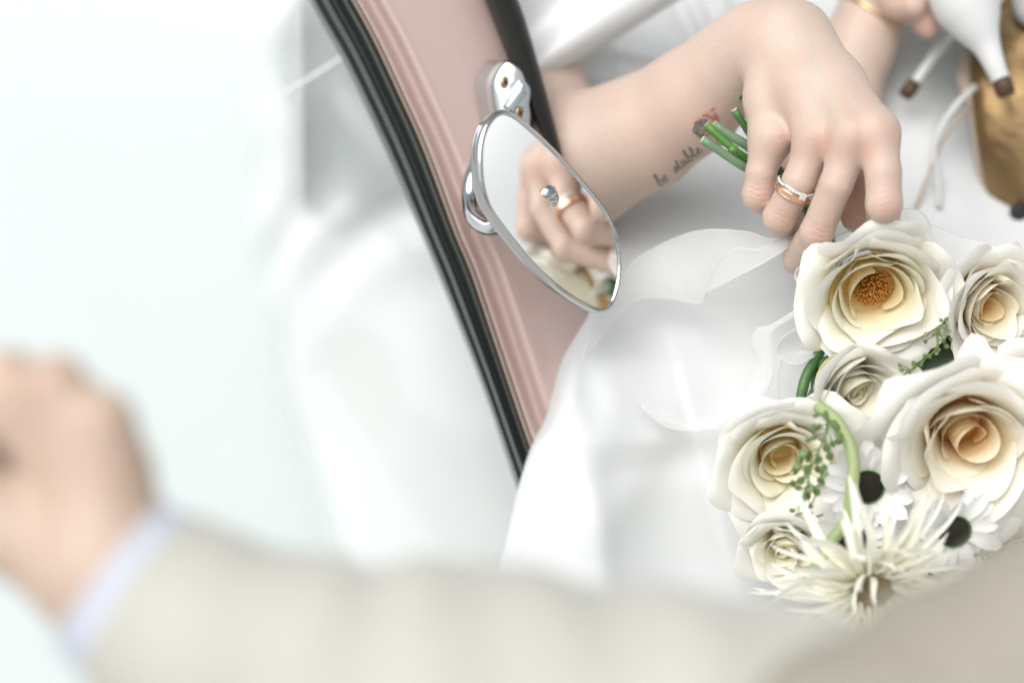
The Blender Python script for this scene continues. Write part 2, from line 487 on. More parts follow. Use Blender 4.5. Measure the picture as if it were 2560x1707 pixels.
# ------------------------------------------------------------------ the pink car
car = thing("pink_car", "pale pink car with black rubber seals, its door window open beside the bride", "car", C(1100, 1700, -300))
Ly = np.array([(655, -250), (770, 0), (860, 160), (960, 370), (1038, 550), (1131, 775), (1212, 984), (1299, 1239), (1390, 1500), (1500, 1800)], float)
Ry = np.array([(735, -250), (878, 0), (933, 100), (994, 230), (1059, 375), (1136, 582), (1177, 680), (1240, 866), (1314, 1085), (1370, 1240), (1450, 1500), (1550, 1800)], float)
Fy = np.array([(1110, -250), (1215, 0), (1250, 88), (1290, 190), (1320, 260), (1360, 350), (1400, 480), (1440, 650), (1475, 800), (1530, 1050), (1560, 1300), (1600, 1500), (1640, 1800)], float)
Gy = np.array([(1200, -250), (1295, 0), (1327, 96), (1365, 230), (1402, 371), (1440, 520), (1480, 690), (1510, 830), (1570, 1080), (1610, 1300), (1660, 1500), (1700, 1800)], float)
ys = np.linspace(-240, 1790, 120)
def smooth_interp(T):
    S = spline(np.c_[T, np.zeros(len(T))], 400)
    return np.interp(ys, S[:, 1], S[:, 0])
xl, xr, xf, xg = (smooth_interp(T) for T in (Ly, Ry, Fy, Gy))
def strip(name, prof, mat, edges, dzoff=0, dive=0, attrs=False, label=None):
    """prof: (fraction, pixel offset, dz) rows between the two traced edges"""
    a, b = edges
    pr = spline(np.array([(f * 100, o, d) for f, o, d in prof]), 40) if len(prof) > 2 else np.array(prof)
    G = np.zeros((len(pr), len(ys), 3)); su = np.zeros(G.shape[:2]); sv = np.zeros(G.shape[:2])
    for i, (f, o, d) in enumerate(pr):
        x = a + (b - a) * f / 100 + o
        for j in range(len(ys)): G[i, j] = C(x[j], ys[j], d + dzoff - dive * sstep(650, 820, ys[j]))
        su[i] = i * 25.0 / len(pr)
    sv[:] = np.cumsum(np.r_[0, np.linalg.norm(np.diff(G[0], axis=0), axis=1)])
    mb = MB(); mb.grid(G, su=su.ravel(), sv=sv.ravel())
    return mb.build(name, mat, car, label=label)
strip("windscreen_seal", [(0, 0, -92), (.05, 0, -80), (.16, 0, -70), (.24, 0, -75), (.32, 0, -66), (.46, 0, -60), (.56, 0, -70), (.66, 0, -68), (.82, 0, -60), (.95, 0, -64), (1.0, 0, -80)], M['rubber'], (xl, xr))
strip("seal_trim", [(1, -5, -72), (1, -1, -62), (1, 4, -58), (1, 8, -62), (1, 10, -72)], M['trimline'], (xl, xr))
strip("windscreen_pillar", [(0, 6, -68), (0, 14, -60), (0, 24, -62), (0, 40, -68), (0, 52, -68.5), (0, 62, -64), (0, 72, -60), (0, 84, -59), (0, 96, -60), (.35, 40, -63), (.6, 20, -66), (.85, 5, -70), (1, 8, -76), (1, 30, -95)], M['paint'], (xr, xf))
strip("door_seal", [(0, -4, -78), (0, 0, -60), (.12, 0, -50), (.3, 0, -46), (.6, 0, -45), (.85, 0, -48), (.97, 0, -55), (1, 0, -66), (.96, 0, -80)], M['doorseal'], (xf, xg), dive=60)
# windscreen pane
G = np.zeros((20, 60, 3)); yy = np.linspace(-240, 1790, 60)
for i, f in enumerate(np.linspace(0, 1, 20)):
    for j, y in enumerate(yy):
        xL = np.interp(y, ys, xl) + 12
        G[i, j] = C(-500 + (xL + 500) * f, y, -84 - 60 * (1 - f) ** 2)
mb = MB(); mb.grid(G); mb.build("windscreen", M['glass'], car)
# things inside the car, seen through the windscreen
G = np.zeros((40, 40, 3))
for i, u in enumerate(np.linspace(0, 1, 40)):
    for j, v in enumerate(np.linspace(0, 1, 40)):
        y = -400 + 2700 * v
        xe = np.interp(y, [-400, 0, 700, 950, 1240, 1500, 2300], [740, 755, 760, 800, 900, 1040, 1440])
        x = -700 + (xe + 700) * u
        G[i, j] = C(x, y, -215 - 55 * (1 - u) - 10 * max(0, (u - .9) / .1) ** 2)
mb = MB(); mb.grid(G); mb.build("dashboard", M['plastic_pale'], car)
G = np.zeros((30, 30, 3))
for i, u in enumerate(np.linspace(0, 1, 30)):
    for j, v in enumerate(np.linspace(0, 1, 30)):
        G[i, j] = C(300 + 1400 * u, -500 + 2700 * v, -330 + 20 * math.sin(u * 5) * math.sin(v * 4))
mb = MB(); mb.grid(G); mb.build("door_lining", M['plastic_pale'], car)
th = np.linspace(0, 2 * np.pi, 40, endpoint=False)
out = np.array([C(905 + 190 * np.sign(np.cos(t)) * abs(np.cos(t)) ** .6, 250 + 360 * np.sign(np.sin(t)) * abs(np.sin(t)) ** .7, -318) for t in th])
mb = MB(); mb.prism(out[::-1], np.array([0, 0, 60.0]), 24); mb.build("seat_back", M['seat'], car)
mb = MB(); mb.tube(CA([(655, 272, -192), (668, 262, -192), (760, 204, -192), (880, 128, -192), (990, 60, -192)]), 1.0, 10, n=20)
mb.build("trim_rod", M['rod'], car)
out = CA([(1830, -180, -330), (1985, -180, -330), (1985, 70, -330), (1860, 70, -330)])
mb = MB(); mb.prism(out[::-1], np.array([0, 0, 30.0]), 8); mb.build("dark_seat", M['seat_dark'], car)
# side mirror -------------------------------------------------------
mc = C(1370, 520, 22.0)                           # mirror centre; its tilt is the one that shows the ring where the photograph has it
RING_P = C(1978, 482, 26)
lo_, hi_ = -600.0, 100.0
for _ in range(60):
    mid_ = (lo_ + hi_) / 2; Vv = C(1400, 525, mid_)
    if (RING_P - Vv) @ (mc - (RING_P + Vv) / 2) > 0: lo_ = mid_
    else: hi_ = mid_
mn = nrm(RING_P - C(1400, 525, mid_)); print("mirror normal", mn, mid_)
def on_plane(px, py, off=0.0):
    d = np.array([(px - 1280) * KPX, (853.5 - py) * KPX, -1.0])       # ray from the lens
    o = np.array([0, 0, FOC])
    t = ((mc + mn * off - o) @ mn) / (d @ mn)
    return o + d * t
glass_px = [(1262, 287), (1241, 294), (1218, 325), (1207, 370), (1206, 420), (1211, 465), (1225, 512), (1250, 552), (1285, 597), (1330, 652), (1380, 700), (1430, 738), (1475, 762), (1505, 771), (1524, 760), (1537, 730), (1545, 690), (1546, 650), (1542, 612), (1532, 575), (1512, 535), (1484, 495), (1450, 455), (1410, 410), (1360, 360), (1310, 315), (1285, 296)]
cl = np.array([on_plane(*p) for p in glass_px]); cl = spline(np.vstack([cl, cl[:1]]), 97)[:-1]
cen = cl.mean(0)
rad = cl - cen; rl = np.linalg.norm(rad, axis=1)[:, None]; rdir = rad / rl
# smooth outward direction in the mirror plane
tan = np.roll(cl, -1, 0) - np.roll(cl, 1, 0); outd = np.cross(tan, mn); outd /= np.linalg.norm(outd, axis=1)[:, None]
if (outd * rdir).sum() < 0: outd = -outd
mirror = None
rings = [cl + outd * a + mn * b for a, b in ((2.3, -3.2), (2.4, -5), (1.4, -7.2), (-4, -9))] + [cen + rad * s_ + mn * b for s_, b in ((.7, -10), (.4, -10.6), (.1, -11))]
V = np.vstack(rings); n = len(cl); F = []
for k in range(len(rings) - 1):
    for j in range(n): F.append([k * n + j, k * n + (j + 1) % n, (k + 1) * n + (j + 1) % n, (k + 1) * n + j])
F.append([(len(rings) - 1) * n + j for j in range(n)])
mirror = mesh_obj("side_mirror", V, F, M['chrome'], car, label="teardrop chrome door mirror reflecting the bride's ringed hand")
mesh_obj("mirror_glass", cl + outd * .2 - mn * .3, [list(range(n))], M['mirror'], mirror, smooth=False)
rings = [cl + outd * a + mn * b for a, b in ((-.1, -1.0), (-.1, .5), (.5, 1.1), (1.4, 1.0), (2.2, .2), (2.7, -1.2), (2.6, -3), (2.3, -3.4))]
V = np.vstack(rings); F = []
for k in range(len(rings) - 1):
    for j in range(n): F.append([k * n + j, k * n + (j + 1) % n, (k + 1) * n + (j + 1) % n, (k + 1) * n + j])
mesh_obj("mirror_rim", V, F, M['chrome'], mirror)
# bracket on the pillar
out = CA([(1247, 151, -62), (1262, 152, -62), (1288, 172, -62), (1298, 196, -62), (1311, 214, -62), (1312, 240, -62), (1309, 262, -62), (1311, 292, -62), (1300, 330, -62), (1240, 330, -62), (1224, 275, -62), (1216, 232, -62), (1216, 200, -62), (1230, 170, -62)])
out = spline(np.vstack([out, out[:1]]), 57)[:-1]
bd = nrm([.52, -.12, .85]) * 20
mb = MB(); mb.prism(out[::-1] - np.array([6.0, 0, 0]), bd, 2.5)
mb.build("bracket", M['chrome'], mirror)
top = lambda px, py, h: C(px, py, -62) + bd * h - np.array([6.0, 0, 0]) + np.array([0, 0, 0])
def plate_pt(px, py, lift):
    o = np.array([0, 0, FOC]); d = np.array([(px - 1280) * KPX, (853.5 - py) * KPX, -1.0])
    p0 = out.mean(0) - np.array([6.0, 0, 0]) + bd; nn = np.array([0, 0, 1.0])
    t = ((p0 - o) @ nn) / (d @ nn); return o + d * t + nrm(bd) * lift
mb = MB(); mb.prism(np.array([plate_pt(*p, .0) for p in [(1255, 266), (1273, 285), (1290, 262), (1309, 236), (1306, 218), (1296, 203), (1278, 228)]])[::-1], nrm(bd) * 3.4, 1.2)
mb.build("bracket_rib", M['chrome'], mirror)
for (px, py) in ((1262, 207), (1299, 283)):
    mb = MB(); c0 = plate_pt(px, py, -.6); a = nrm(np.cross(bd, [0, 1, 0])); b = np.cross(nrm(bd), a)
    ring = np.array([c0 + 3.6 * (a * math.cos(t) * .8 + b * math.sin(t)) for t in np.linspace(0, 2 * np.pi, 20, endpoint=False)])
    mb.prism(ring, nrm(bd) * 1.6, .9); s_ = mb.build("screw", M['brass'], mirror)
    mb = MB()
    ang = .5
    for q in (0, math.pi / 2):
        u_ = a * math.cos(ang + q) + b * math.sin(ang + q); v_ = -a * math.sin(ang + q) + b * math.cos(ang + q)
        z0 = c0 + nrm(bd) * (1.55 if q == 0 else 1.6)
        mb.prism(np.array([z0 + u_ * x + v_ * y for x, y in ((-1.9, -.45), (1.9, -.45), (1.9, .45), (-1.9, .45))]), nrm(bd) * .12)
    mb.build("screw_slot", M['dark'], mirror)
# lower arm of the mirror
mb = MB(); mb.tube(CA([(1195, 405, -58), (1180, 450, -52), (1176, 500, -48), (1188, 545, -36), (1222, 566, -20), (1262, 560, 0), (1330, 540, 24)]), [4.6, 4.8, 5, 5.2, 5.2, 5, 5], 16, n=50)
mb.build("mirror_arm", M['chrome'], mirror)
mb = MB(); mb.tube(CA([(1265, 300, -46), (1300, 350, -30), (1340, 420, -5), (1370, 500, 22)]), 6, 14, n=20)
mb.build("mirror_arm", M['chrome'], mirror)

# ------------------------------------------------------------------ the bride
bride = thing("person", "bride in a white satin gown, her ringed hand holding a rose bouquet", "person", C(1800, 1900, -200))
lo = C(1180, 760, 70); lo = np.array([-40, 25, -215.0]); hi = np.array([262, 300, 62.0])
palm = Field(lo, hi, 1.15)
palm.chain([P_(1390, 430, -108, 39), P_(1455, 398, -96, 36.5), P_(1600, 336, -78, 31), P_(1725, 257, -60, 27.2), P_(1838, 165, -42, 22), P_(1915, 112, -26, 19.5)], 12)
palm.chain([P_(1390, 430, -112, 38), P_(1290, 250, -140, 40), P_(1240, 0, -165, 43), P_(1250, -380, -190, 46)], 14)
palm.cap(C(1720, 215, -52), C(1880, 85, -22), 14, 15, 14)
palm.cap(C(1890, 112, -24), C(1965, 82, -12), 17, 15.5, 12)
palm.chain([PH(1917, 130, -10, 12), PH(1921, 250, 6, 11.5), PH(1927, 340, 14, 11)], 10)
palm.chain([PH(1950, 88, -12, 14.5), PH(2000, 215, 10, 11.5), PH(2040, 338, 20, 11)], 10)
palm.chain([PH(1985, 80, -14, 14.5), PH(2060, 210, 8, 12), PH(2128, 336, 22, 11.5)], 10)
palm.chain([PH(2010, 88, -18, 14.5), PH(2095, 210, 2, 12.5), PH(2186, 326, 15, 11.8)], 10)
palm.chain([PH(1985, 160, -22, 15), PH(2060, 320, -8, 14)], 12)
# tendon ridges on the back of the hand
for a, b in (((1960, 150, 6), (2038, 325, 29.5)), ((2010, 150, 5.5), (2126, 322, 32.3)), ((2045, 150, .5), (2182, 312, 26))):
    palm.cap(CH(*a), CH(*b), 2.0, 2.6, 4.5)
for (x, y, z, r) in ((1935, 345, 18, 7.4), (2043, 345, 25, 7.4), (2131, 342, 27.5, 7.8), (2188, 335, 20.5, 7.6)):
    palm.cap(CH(x, y, z), CH(x + 1, y + 2, z), r, r, 6)
# wrist bone (soft hollow side) and thumb
palm.chain([PH(2060, 190, -22, 13), PH(2130, 330, -34, 13), PH(2152, 430, -36, 10.8), PH(2150, 505, -30, 9.5), PH(2140, 545, -24, 8)], 8)
FING = {
 'little': [PH(1925, 350, 14, 9.8), PH(1903, 430, 17, 8.8), PH(1896, 487, 14, 9.1), PH(1903, 500, -10, 8.1), PH(1918, 476, -30, 7.3)],
 'ring': [PH(2040, 352, 20, 10.3), PH(1998, 452, 25, 9.3), PH(1949, 543, 18, 9.2), PH(1962, 565, -10, 8.6), PH(1990, 548, -33, 7.8)],
 'middle': [PH(2130, 350, 22, 10.6), PH(2090, 462, 27, 9.2), PH(2042, 580, 19, 9.1), PH(1997, 640, -8, 9.0), PH(1996, 652, -22, 8.6), PH(2006, 654, -38, 7.6)],
 'index': [PH(2190, 340, 16, 11.4), PH(2208, 430, 21, 10.0), PH(2210, 510, 21, 9.7), PH(2206, 572, -14, 9.2), PH(2198, 600, -34, 8.2)]}
fing = Field(lo, hi, 1.15)
for nm in FING: FING[nm] = [(p, r * .95) for p, r in FING[nm]]
for nm, ch in FING.items():
    ff = Field(np.maximum(lo, np.min([p for p, r in ch], 0) - 22), np.minimum(hi, np.max([p for p, r in ch], 0) + 22), 1.15)
    # align the small grid to the big one
    o = np.round((ff.lo - lo) / 1.15).astype(int); ff = Field(lo + o * 1.15, ff.lo + (ff.n - 1) * 1.15, 1.15)
    ff.chain(ch, 1.2)
    pip = ch[2]
    ff.cap(pip[0] + np.array([-.5, -.5, 1.2]), pip[0] + np.array([.5, .3, 1.2]), pip[1] * .9, pip[1] * .9, 3)
    n_ = np.minimum(ff.n, fing.n - o)
    sl = tuple(slice(o[i], o[i] + n_[i]) for i in range(3)); s2 = tuple(slice(0, n_[i]) for i in range(3))
    fing.f[sl] = smin(fing.f[sl], ff.f[s2], 1.4)
palm.f = smin(palm.f, fing.f, 9.0)
V, F = palm.mesh()
del fing
# colouring of the skin: redder knuckles and finger ends, faint veins, creases over the middle joints
bvh = BVHTree.FromPolygons([Vector(v) for v in V], [list(map(int, f)) for f in F])
def on_skin(px, py):
    d = Vector(((px - 1280) * KPX, (853.5 - py) * KPX, -1.0)).normalized()
    h = bvh.ray_cast(Vector((0, 0, FOC)), d)
    return None if h[0] is None else np.array(h[0])
def S(px, py):
    p = on_skin(px, py); return C(px, py, 20) if p is None else p
def gauss(V, p, s): return np.exp(-((V - p) ** 2).sum(1) / (2 * s * s))
red = np.zeros(len(V)); wr = np.zeros(len(V)); along = np.zeros(len(V)); vein = np.zeros(len(V))
for (x, y, z, s_, a) in ((1960, 360, 24, 7, .55), (2058, 366, 32, 7, .75), (2154, 368, 34, 7.5, .7), (2225, 338, 26, 6, .4), (1988, 375, 25, 6, .45), (2100, 380, 28, 6, .4), (1960, 230, 0, 12, .2), (2120, 250, 0, 12, .2)):
    red = np.maximum(red, a * gauss(V, S(x, y), s_))
for nm, ch in FING.items():
    pip, r = ch[2]; mcp = ch[0][0]; d = nrm(pip - mcp); tip = ch[-1][0]
    ctr = pip + np.array([0, -1.5, 9])
    red = np.maximum(red, .6 * gauss(V, ctr, 5.5)); red = np.maximum(red, .38 * gauss(V, tip, 10))
    wg = gauss(V, pip + np.array([0, 0, 8]), 5.0); m_ = wg > wr
    along[m_] = ((V - pip) @ d)[m_]; wr = np.maximum(wr, wg)
    fd = np.min([np.linalg.norm(V - (a + (b - a) * t), axis=1) for (a, _), (b, _) in zip(ch[:-1], ch[1:]) for t in (.2, .5, .8)], 0)
    red = np.maximum(red, .22 * np.exp(-(fd / 13) ** 4))
red = np.maximum(red, 1.0 * gauss(V, CH(2150, 500, -24), 15))
red = np.maximum(red, .25 * gauss(V, C(1700, 330, -40), 26)); red = np.maximum(red, .3 * gauss(V, C(1890, 70, -8), 9))
for pl in ([(2015, 60, 0), (2030, 150, 14), (2025, 230, 20), (2060, 300, 28)], [(2030, 150, 14), (2075, 235, 20), (2095, 300, 28)], [(2120, 200, 10), (2150, 260, 18)]):
    Q = np.array([S(x, y) for x, y, _ in spline(np.array(pl, float), 24)])
    dd = np.min([np.linalg.norm(V - q, axis=1) for q in Q], 0)
    vein = np.maximum(vein, np.exp(-(dd / 2.6) ** 2))
red *= 1 - .4 * vein
# far arm with its wrist and hand, lifted behind the near hand, and a rough torso under the gown
far = Field(C(2000, 420, -260) - 30, C(2480, -330, -60) + 40, 2.2)
far.chain([P_(1990, 420, -150, 26), P_(2092, 262, -155, 24), P_(2150, 110, -160, 20.5), P_(2185, 20, -162, 18.5), P_(2225, -60, -160, 19)], 10)
far.chain([P_(2225, -60, -158, 17), P_(2275, -120, -150, 12)], 10); far.chain([P_(2215, -70, -165, 17), P_(2250, -170, -165, 13)], 10)
far.chain([P_(2262, -80, -150, 11), P_(2290, -10, -138, 9.5), P_(2310, 40, -132, 8.8), P_(2318, 66, -130, 7.6)], 4)
far.chain([P_(2285, -110, -155, 11), P_(2330, -40, -145, 9), P_(2345, 10, -140, 8)], 4)
far.chain([P_(2285, -140, -160, 11), P_(2350, -90, -150, 9), P_(2375, -40, -146, 8)], 4)
far.chain([P_(2260, -170, -165, 10), P_(2330, -160, -160, 8.5), P_(2370, -110, -155, 7.5)], 4)
far.chain([P_(2210, -40, -145, 11), P_(2250, 10, -132, 9.5), P_(2285, 15, -122, 8)], 5)
V2, F2 = far.mesh()
red2 = np.maximum(.75 * gauss(V2, C(2315, 55, -128), 12), .5 * gauss(V2, C(2280, 10, -128), 14))
tor = Field(np.array([-110, 150, -420.0]), np.array([330, 560, -90.0]), 7.0)
tor.chain([P_(1700, -150, -290, 62), P_(1690, -800, -340, 70)], 20); tor.chain([P_(1600, -100, -290, 55), P_(1560, -800, -330, 62)], 20)
tor.chain([P_(1250, -350, -190, 46), P_(1260, -800, -270, 52), P_(1560, -880, -320, 56)], 20)
tor.chain([P_(1990, 420, -150, 26), P_(2060, 60, -260, 38), P_(2050, -800, -330, 50), P_(1700, -850, -330, 58)], 20)
V3, F3 = tor.mesh()
Vb = np.vstack([V, V2, V3]); Fb = np.vstack([F, F2 + len(V), F3 + len(V) + len(V2)])
z2, z3 = np.zeros(len(V2)), np.zeros(len(V3))
body = mesh_obj("body", Vb, Fb, M['skin'], bride, attrs=dict(red=np.r_[red, red2, z3], wr=np.r_[wr, z2, z3], along=np.r_[along, z2, z3], vein=np.r_[vein, z2, z3]))

# tattoo: two script words along the forearm and a small flower
def strokes(mb, L, r):
    for s_ in L:
        Q = spline(np.c_[np.array(s_, float), np.zeros(len(s_))], max(6, 5 * len(s_)))
        P = [on_skin(x, y) for x, y, _ in Q]; P = [p for p in P if p is not None]
        if len(P) > 2: mb.tube(np.array(P), r, 5)
def word(org, ang, sc, glyphs):
    ca, sa = math.cos(ang), math.sin(ang); out = []; x0 = 0
    for adv, ss in glyphs:
        for s_ in ss: out.append([(org[0] + sc * ((x0 + x) * ca - y * sa), org[1] - sc * ((x0 + x) * sa + y * ca)) for x, y in s_])
        x0 += adv
    return out
GL = {'b': (7, [[(0, 1), (2, 6), (3, 12), (1.5, 13), (1, 6), (1.5, 0), (4, 0), (5, 3), (3, 5), (6.5, 4)]]),
      'e': (6, [[(-.5, 2), (3, 4), (3.5, 6), (1.5, 6), (.5, 2), (2, 0), (5.5, 1.5)]]),
      's': (5, [[(-.5, 1), (2, 6), (3, 3), (2, 0), (0, .5)], [(2, 0), (4.5, 2)]]),
      't': (5, [[(-.5, 2), (2, 10), (1, 3), (2, 0), (4.5, 1.5)], [(0, 7), (4, 7.5)]]),
      'a': (7, [[(4, 5), (1.5, 6), (0, 2), (1.5, 0), (4, 4), (4.3, 6), (4.2, 1), (5, 0), (6.5, 2)]]),
      'l': (5, [[(-.5, 2), (2.5, 8), (2, 12), (.8, 10), (1, 2), (2, 0), (4.5, 2)]])}
tat = MB()
strokes(tat, word((1649, 466), R(34), 2.5, [GL['b'], GL['e']]), .42)
strokes(tat, word((1690, 432), R(38), 2.5, [GL['s'], GL['t'], GL['a'], GL['b'], GL['l'], GL['e']]), .42)
tat.build("tattoo_lettering", M['ink'], bride, label="small black script tattoo along the forearm")
fl = MB()
for k, r_ in enumerate((23, 17, 11, 5)):
    a0 = k * 1.3
    strokes(fl, [[(1757 + r_ * math.cos(a0 + t) * (1 + .1 * math.sin(5 * t)), 321 + r_ * math.sin(a0 + t) * (1 + .1 * math.sin(5 * t))) for t in np.linspace(0, 5.2, 12)]], .5)
for k in range(5):
    a = k * 1.256; strokes(fl, [[(1757 + 9 * math.cos(a), 321 + 9 * math.sin(a)), (1757 + 17 * math.cos(a + .5), 321 + 17 * math.sin(a + .5)), (1757 + 22 * math.cos(a), 321 + 22 * math.sin(a))]], .7)
fl.build("tattoo_flower", M['ink'], bride, label="small dark flower tattoo with red petals near the wrist")
rd = MB()
for L in ([(1755, 288), (1765, 286), (1770, 290)], [(1772, 290), (1782, 292), (1788, 288)], [(1776, 275), (1780, 272)], [(1740, 303), (1745, 300)], [(1780, 296), (1792, 300), (1795, 306)], [(1785, 283), (1790, 290)]):
    strokes(rd, [L if len(L) > 2 else L + [(L[1][0] + 3, L[1][1] + 2)]], 1.0)
rd.build("tattoo_petals", M['ink_red'], bride)

# gown: one sheet of satin over bodice and lap
edge = np.array([(1330, -300), (1330, 300), (1340, 500), (1385, 640), (1432, 765), (1408, 850), (1388, 940), (1364, 1040), (1328, 1112), (1306, 1180), (1284, 1270), (1264, 1360), (1245, 1450), (1235, 1600), (1230, 1950)], float)
E = spline(np.c_[edge, np.zeros(len(edge))], 300)
def gown_z(x, y):
    z = np.interp(y, [-300, 0, 150, 300, 450, 560, 650, 760, 900, 1100, 1400, 1950], [-235, -205, -186, -162, -142, -122, -100, -74, -52, -34, -30, -20])
    z += 26 * math.exp(-((x - 1450) / 170) ** 2) * sstep(760, 1050, y)
    z -= 16 * sstep(2250, 2560, x) * sstep(900, 300, y)
    # folds
    def fold(x0, y0, x1, y1, amp, wd):
        d = np.array([x1 - x0, y1 - y0], float); L = np.linalg.norm(d); d /= L
        q = np.array([x - x0, y - y0]); t = q @ d; s = q[0] * d[1] - q[1] * d[0]
        return amp * .62 * math.exp(-(s / wd) ** 2) * sstep(-120, 40, t) * sstep(L + 120, L - 40, t)
    z += fold(1470, 100, 1760, 165, 9, 26) + fold(1480, 190, 1640, 215, 8, 24) + fold(1450, 150, 1720, 210, -5, 20)
    z += fold(1740, 20, 1790, 150, 6, 20) + fold(1800, -20, 1830, 120, 8, 18) + fold(1690, 10, 1760, 140, -6, 18)
    z += fold(1650, 740, 1840, 850, -4, 48) + fold(1520, 760, 1640, 900, -4, 52) + fold(1560, 850, 1700, 960, 5, 60)
    z += fold(1430, 830, 1480, 1000, -8, 40) + fold(1540, 1180, 1700, 1150, -5, 50) + fold(1660, 1080, 1500, 1330, 4, 60)
    z += fold(1480, 1200, 1520, 1500, 5, 40) + fold(2320, 280, 2440, 640, 5, 50)
    xs_ = 1655 + (y - 760) * .255                                   # the lapped seam
    z += 330 * sstep(2680, 3600, x) * sstep(-690, -200, y)  # added rise outside the frame, shaped so the mirror reflects white
    z += 1.1 * sstep(-12, 12, x - xs_) * sstep(700, 900, y) - 1.1 * sstep(0, 240, x - xs_) * sstep(700, 900, y)
    return z
nu, nv = 170, 220
G = np.zeros((nu, nv, 3))
for j, y in enumerate(np.linspace(-700, 1900, nv)):
    e = np.interp(y, E[:, 1], E[:, 0])
    for i, u in enumerate(np.linspace(0, 1, nu)):
        x = e + (3700 - e) * u ** 1.35
        roll = max(0.0, 1 - (x - e) / 62.0)
        z = gown_z(x, y) - (30 * sstep(640, 800, y)) * (1 - math.sqrt(max(0, 1 - roll * roll))) * 1.6
        G[i, j] = C(x, y, z)
mb = MB(); mb.grid(G)
# turned-in left flank so the gown has a side
B = G[0]; K = np.stack([B, B + np.array([6, -3, -18.0]), B + np.array([22, -8, -60.0])]); mb.grid(K[::-1])
mb.build("gown", M['satin'], bride)
# veil falling in front of the bodice
G = np.zeros((40, 40, 3))
for i, u in enumerate(np.linspace(0, 1, 40)):
    for j, v in enumerate(np.linspace(0, 1, 40)):
        y = -250 + 700 * v
        xe = 1705 - (y + 2) * 1.62
        xe = max(xe, 1180)
        x = 1120 + (xe - 1120) * u
        G[i, j] = C(x, y, -92 - 14 * u - 30 * max(0, (u - .92) / .08) ** 2 + 6 * math.sin(u * 9 + v * 2))
mb = MB(); mb.grid(G); mb.build("veil", M['veil'], bride)
# tulle gathered behind the windscreen: dense in most places, thin over the grey seat
NN = 190
G = np.zeros((NN, NN, 3)); dens = np.zeros((NN, NN))
for i, u in enumerate(np.linspace(0, 1, NN)):
    for j, v in enumerate(np.linspace(0, 1, NN)):
        y = -300 + 2100 * v
        xe = np.interp(y, [-300, 0, 700, 950, 1240, 1800], [600, 612, 628, 668, 770, 980])
        x = xe - 14 + (1550 - xe) * u
        st = (math.sin(x * .026 + y * .009 + 2.2 * math.sin(y * .0085 + 1) + 1.4 * math.sin(x * .009)) * .55 + math.sin(x * .011 - y * .023 + 1.8 * math.sin(x * .012 + .5)) * .45) * sstep(900, 560, y)
        z = -180 + 2.0 * st + 1.2 * math.sin(x * .010 + y * .003)
        inside = sstep(650, 745, x + 26 * math.sin(y * .012)) * sstep(590, 500, y + 30 * math.sin(x * .02)) 
        hole = inside * (.84 - .38 * max(0, st) ** 2 - .25 * sstep(250, 520, y) * (.5 + .5 * st))
        dens[i, j] = (.97 - .80 * hole) * (.15 + .85 * sstep(0, .13, u))
        G[i, j] = C(x, y, z)
mb = MB(); mb.grid(G, dens=dens.ravel()); mb.build("veil_tulle", M['tulle'], bride)


# ------------------------------------------------------------------ jewellery
ch = FING['ring']
a_, b_ = ch[1][0], ch[2][0]
rax = nrm(b_ - ch[0][0] * .35 - ch[1][0] * .65)
rc0 = ch[1][0] + (b_ - ch[1][0]) * .22
cam_dir = np.array([0, 0, 1.0])
e1 = nrm(np.cross(rax, cam_dir)); e2 = np.cross(e1, rax)
if e2[2] < 0: e2 = -e2
def ring_band(mb, cen_, rin, prof, seg=72, **kw):
    th = np.linspace(0, 2 * np.pi, seg, endpoint=False)
    G = np.array([[cen_ + rax * w_ + (rin + r_) * (math.cos(t) * e1 + math.sin(t) * e2) for (w_, r_) in prof] for t in th])
    nv_ = len(prof)
    F = grid_faces(seg, nv_, closeu=True)
    mb.add(G.reshape(-1, 3), F, ru=np.repeat(np.linspace(0, 1, nv_), seg).reshape(nv_, seg).T.ravel(), **kw)
RIN = 9.3
ringA = thing("wedding_ring", "plain brushed rose gold band on the bride's ring finger below the diamond ring", "ring", rc0)
mb = MB(); ring_band(mb, rc0 + rax * 1.4, RIN, [(-1.9, 0), (-1.9, .9), (-1.2, 1.25), (1.2, 1.25), (1.9, .9), (1.9, 0), (-1.9, 0)]); bnd = mb.build("band", M['rosegold'], ringA, smooth=False)
mb = MB()
for sgn in (-1, 1): ring_band(mb, rc0 + rax * 1.4, RIN, [(sgn * 1.95, 0), (sgn * 2.02, .95), (sgn * 1.6, 1.2), (sgn * 1.25, 1.3), (sgn * 1.2, 1.1)])
mb.build("band_edge", M['rosegold_edge'], ringA)
ringB = thing("engagement_ring", "slim diamond set ring with one large round solitaire above the rose gold band", "ring", rc0 - rax * 2)
cB = rc0 - rax * 1.95
mb = MB(); ring_band(mb, cB, RIN, [(-1.0, 0), (-1.05, .7), (-.8, .9), (.8, .9), (1.05, .7), (1.0, 0), (-1.0, 0)]); mb.build("band", M['silver'], ringB)
def gem(mb, c, ax_, r, h):
    u_ = nrm(np.cross(ax_, [.3, .9, .2])); v_ = np.cross(ax_, u_); n = 10
    rings = [(0.0, -h * .75), (r, 0), (r, h * .08), (r * .62, h * .38)]
    V = []
    for k, (rr, z) in enumerate(rings):
        for j in range(n):
            t = 2 * np.pi * (j + .5 * (k % 2)) / n
            V.append(c + ax_ * z + rr * (u_ * math.cos(t) + v_ * math.sin(t)))
    F = []
    for k in range(3):
        for j in range(n):
            F.append([k * n + j, k * n + (j + 1) % n, (k + 1) * n + j]); F.append([k * n + (j + 1) % n, (k + 1) * n + (j + 1) % n, (k + 1) * n + j])
    F.append([3 * n + j for j in range(n)])
    mb.add(np.array(V), F)
SOL = R(62)
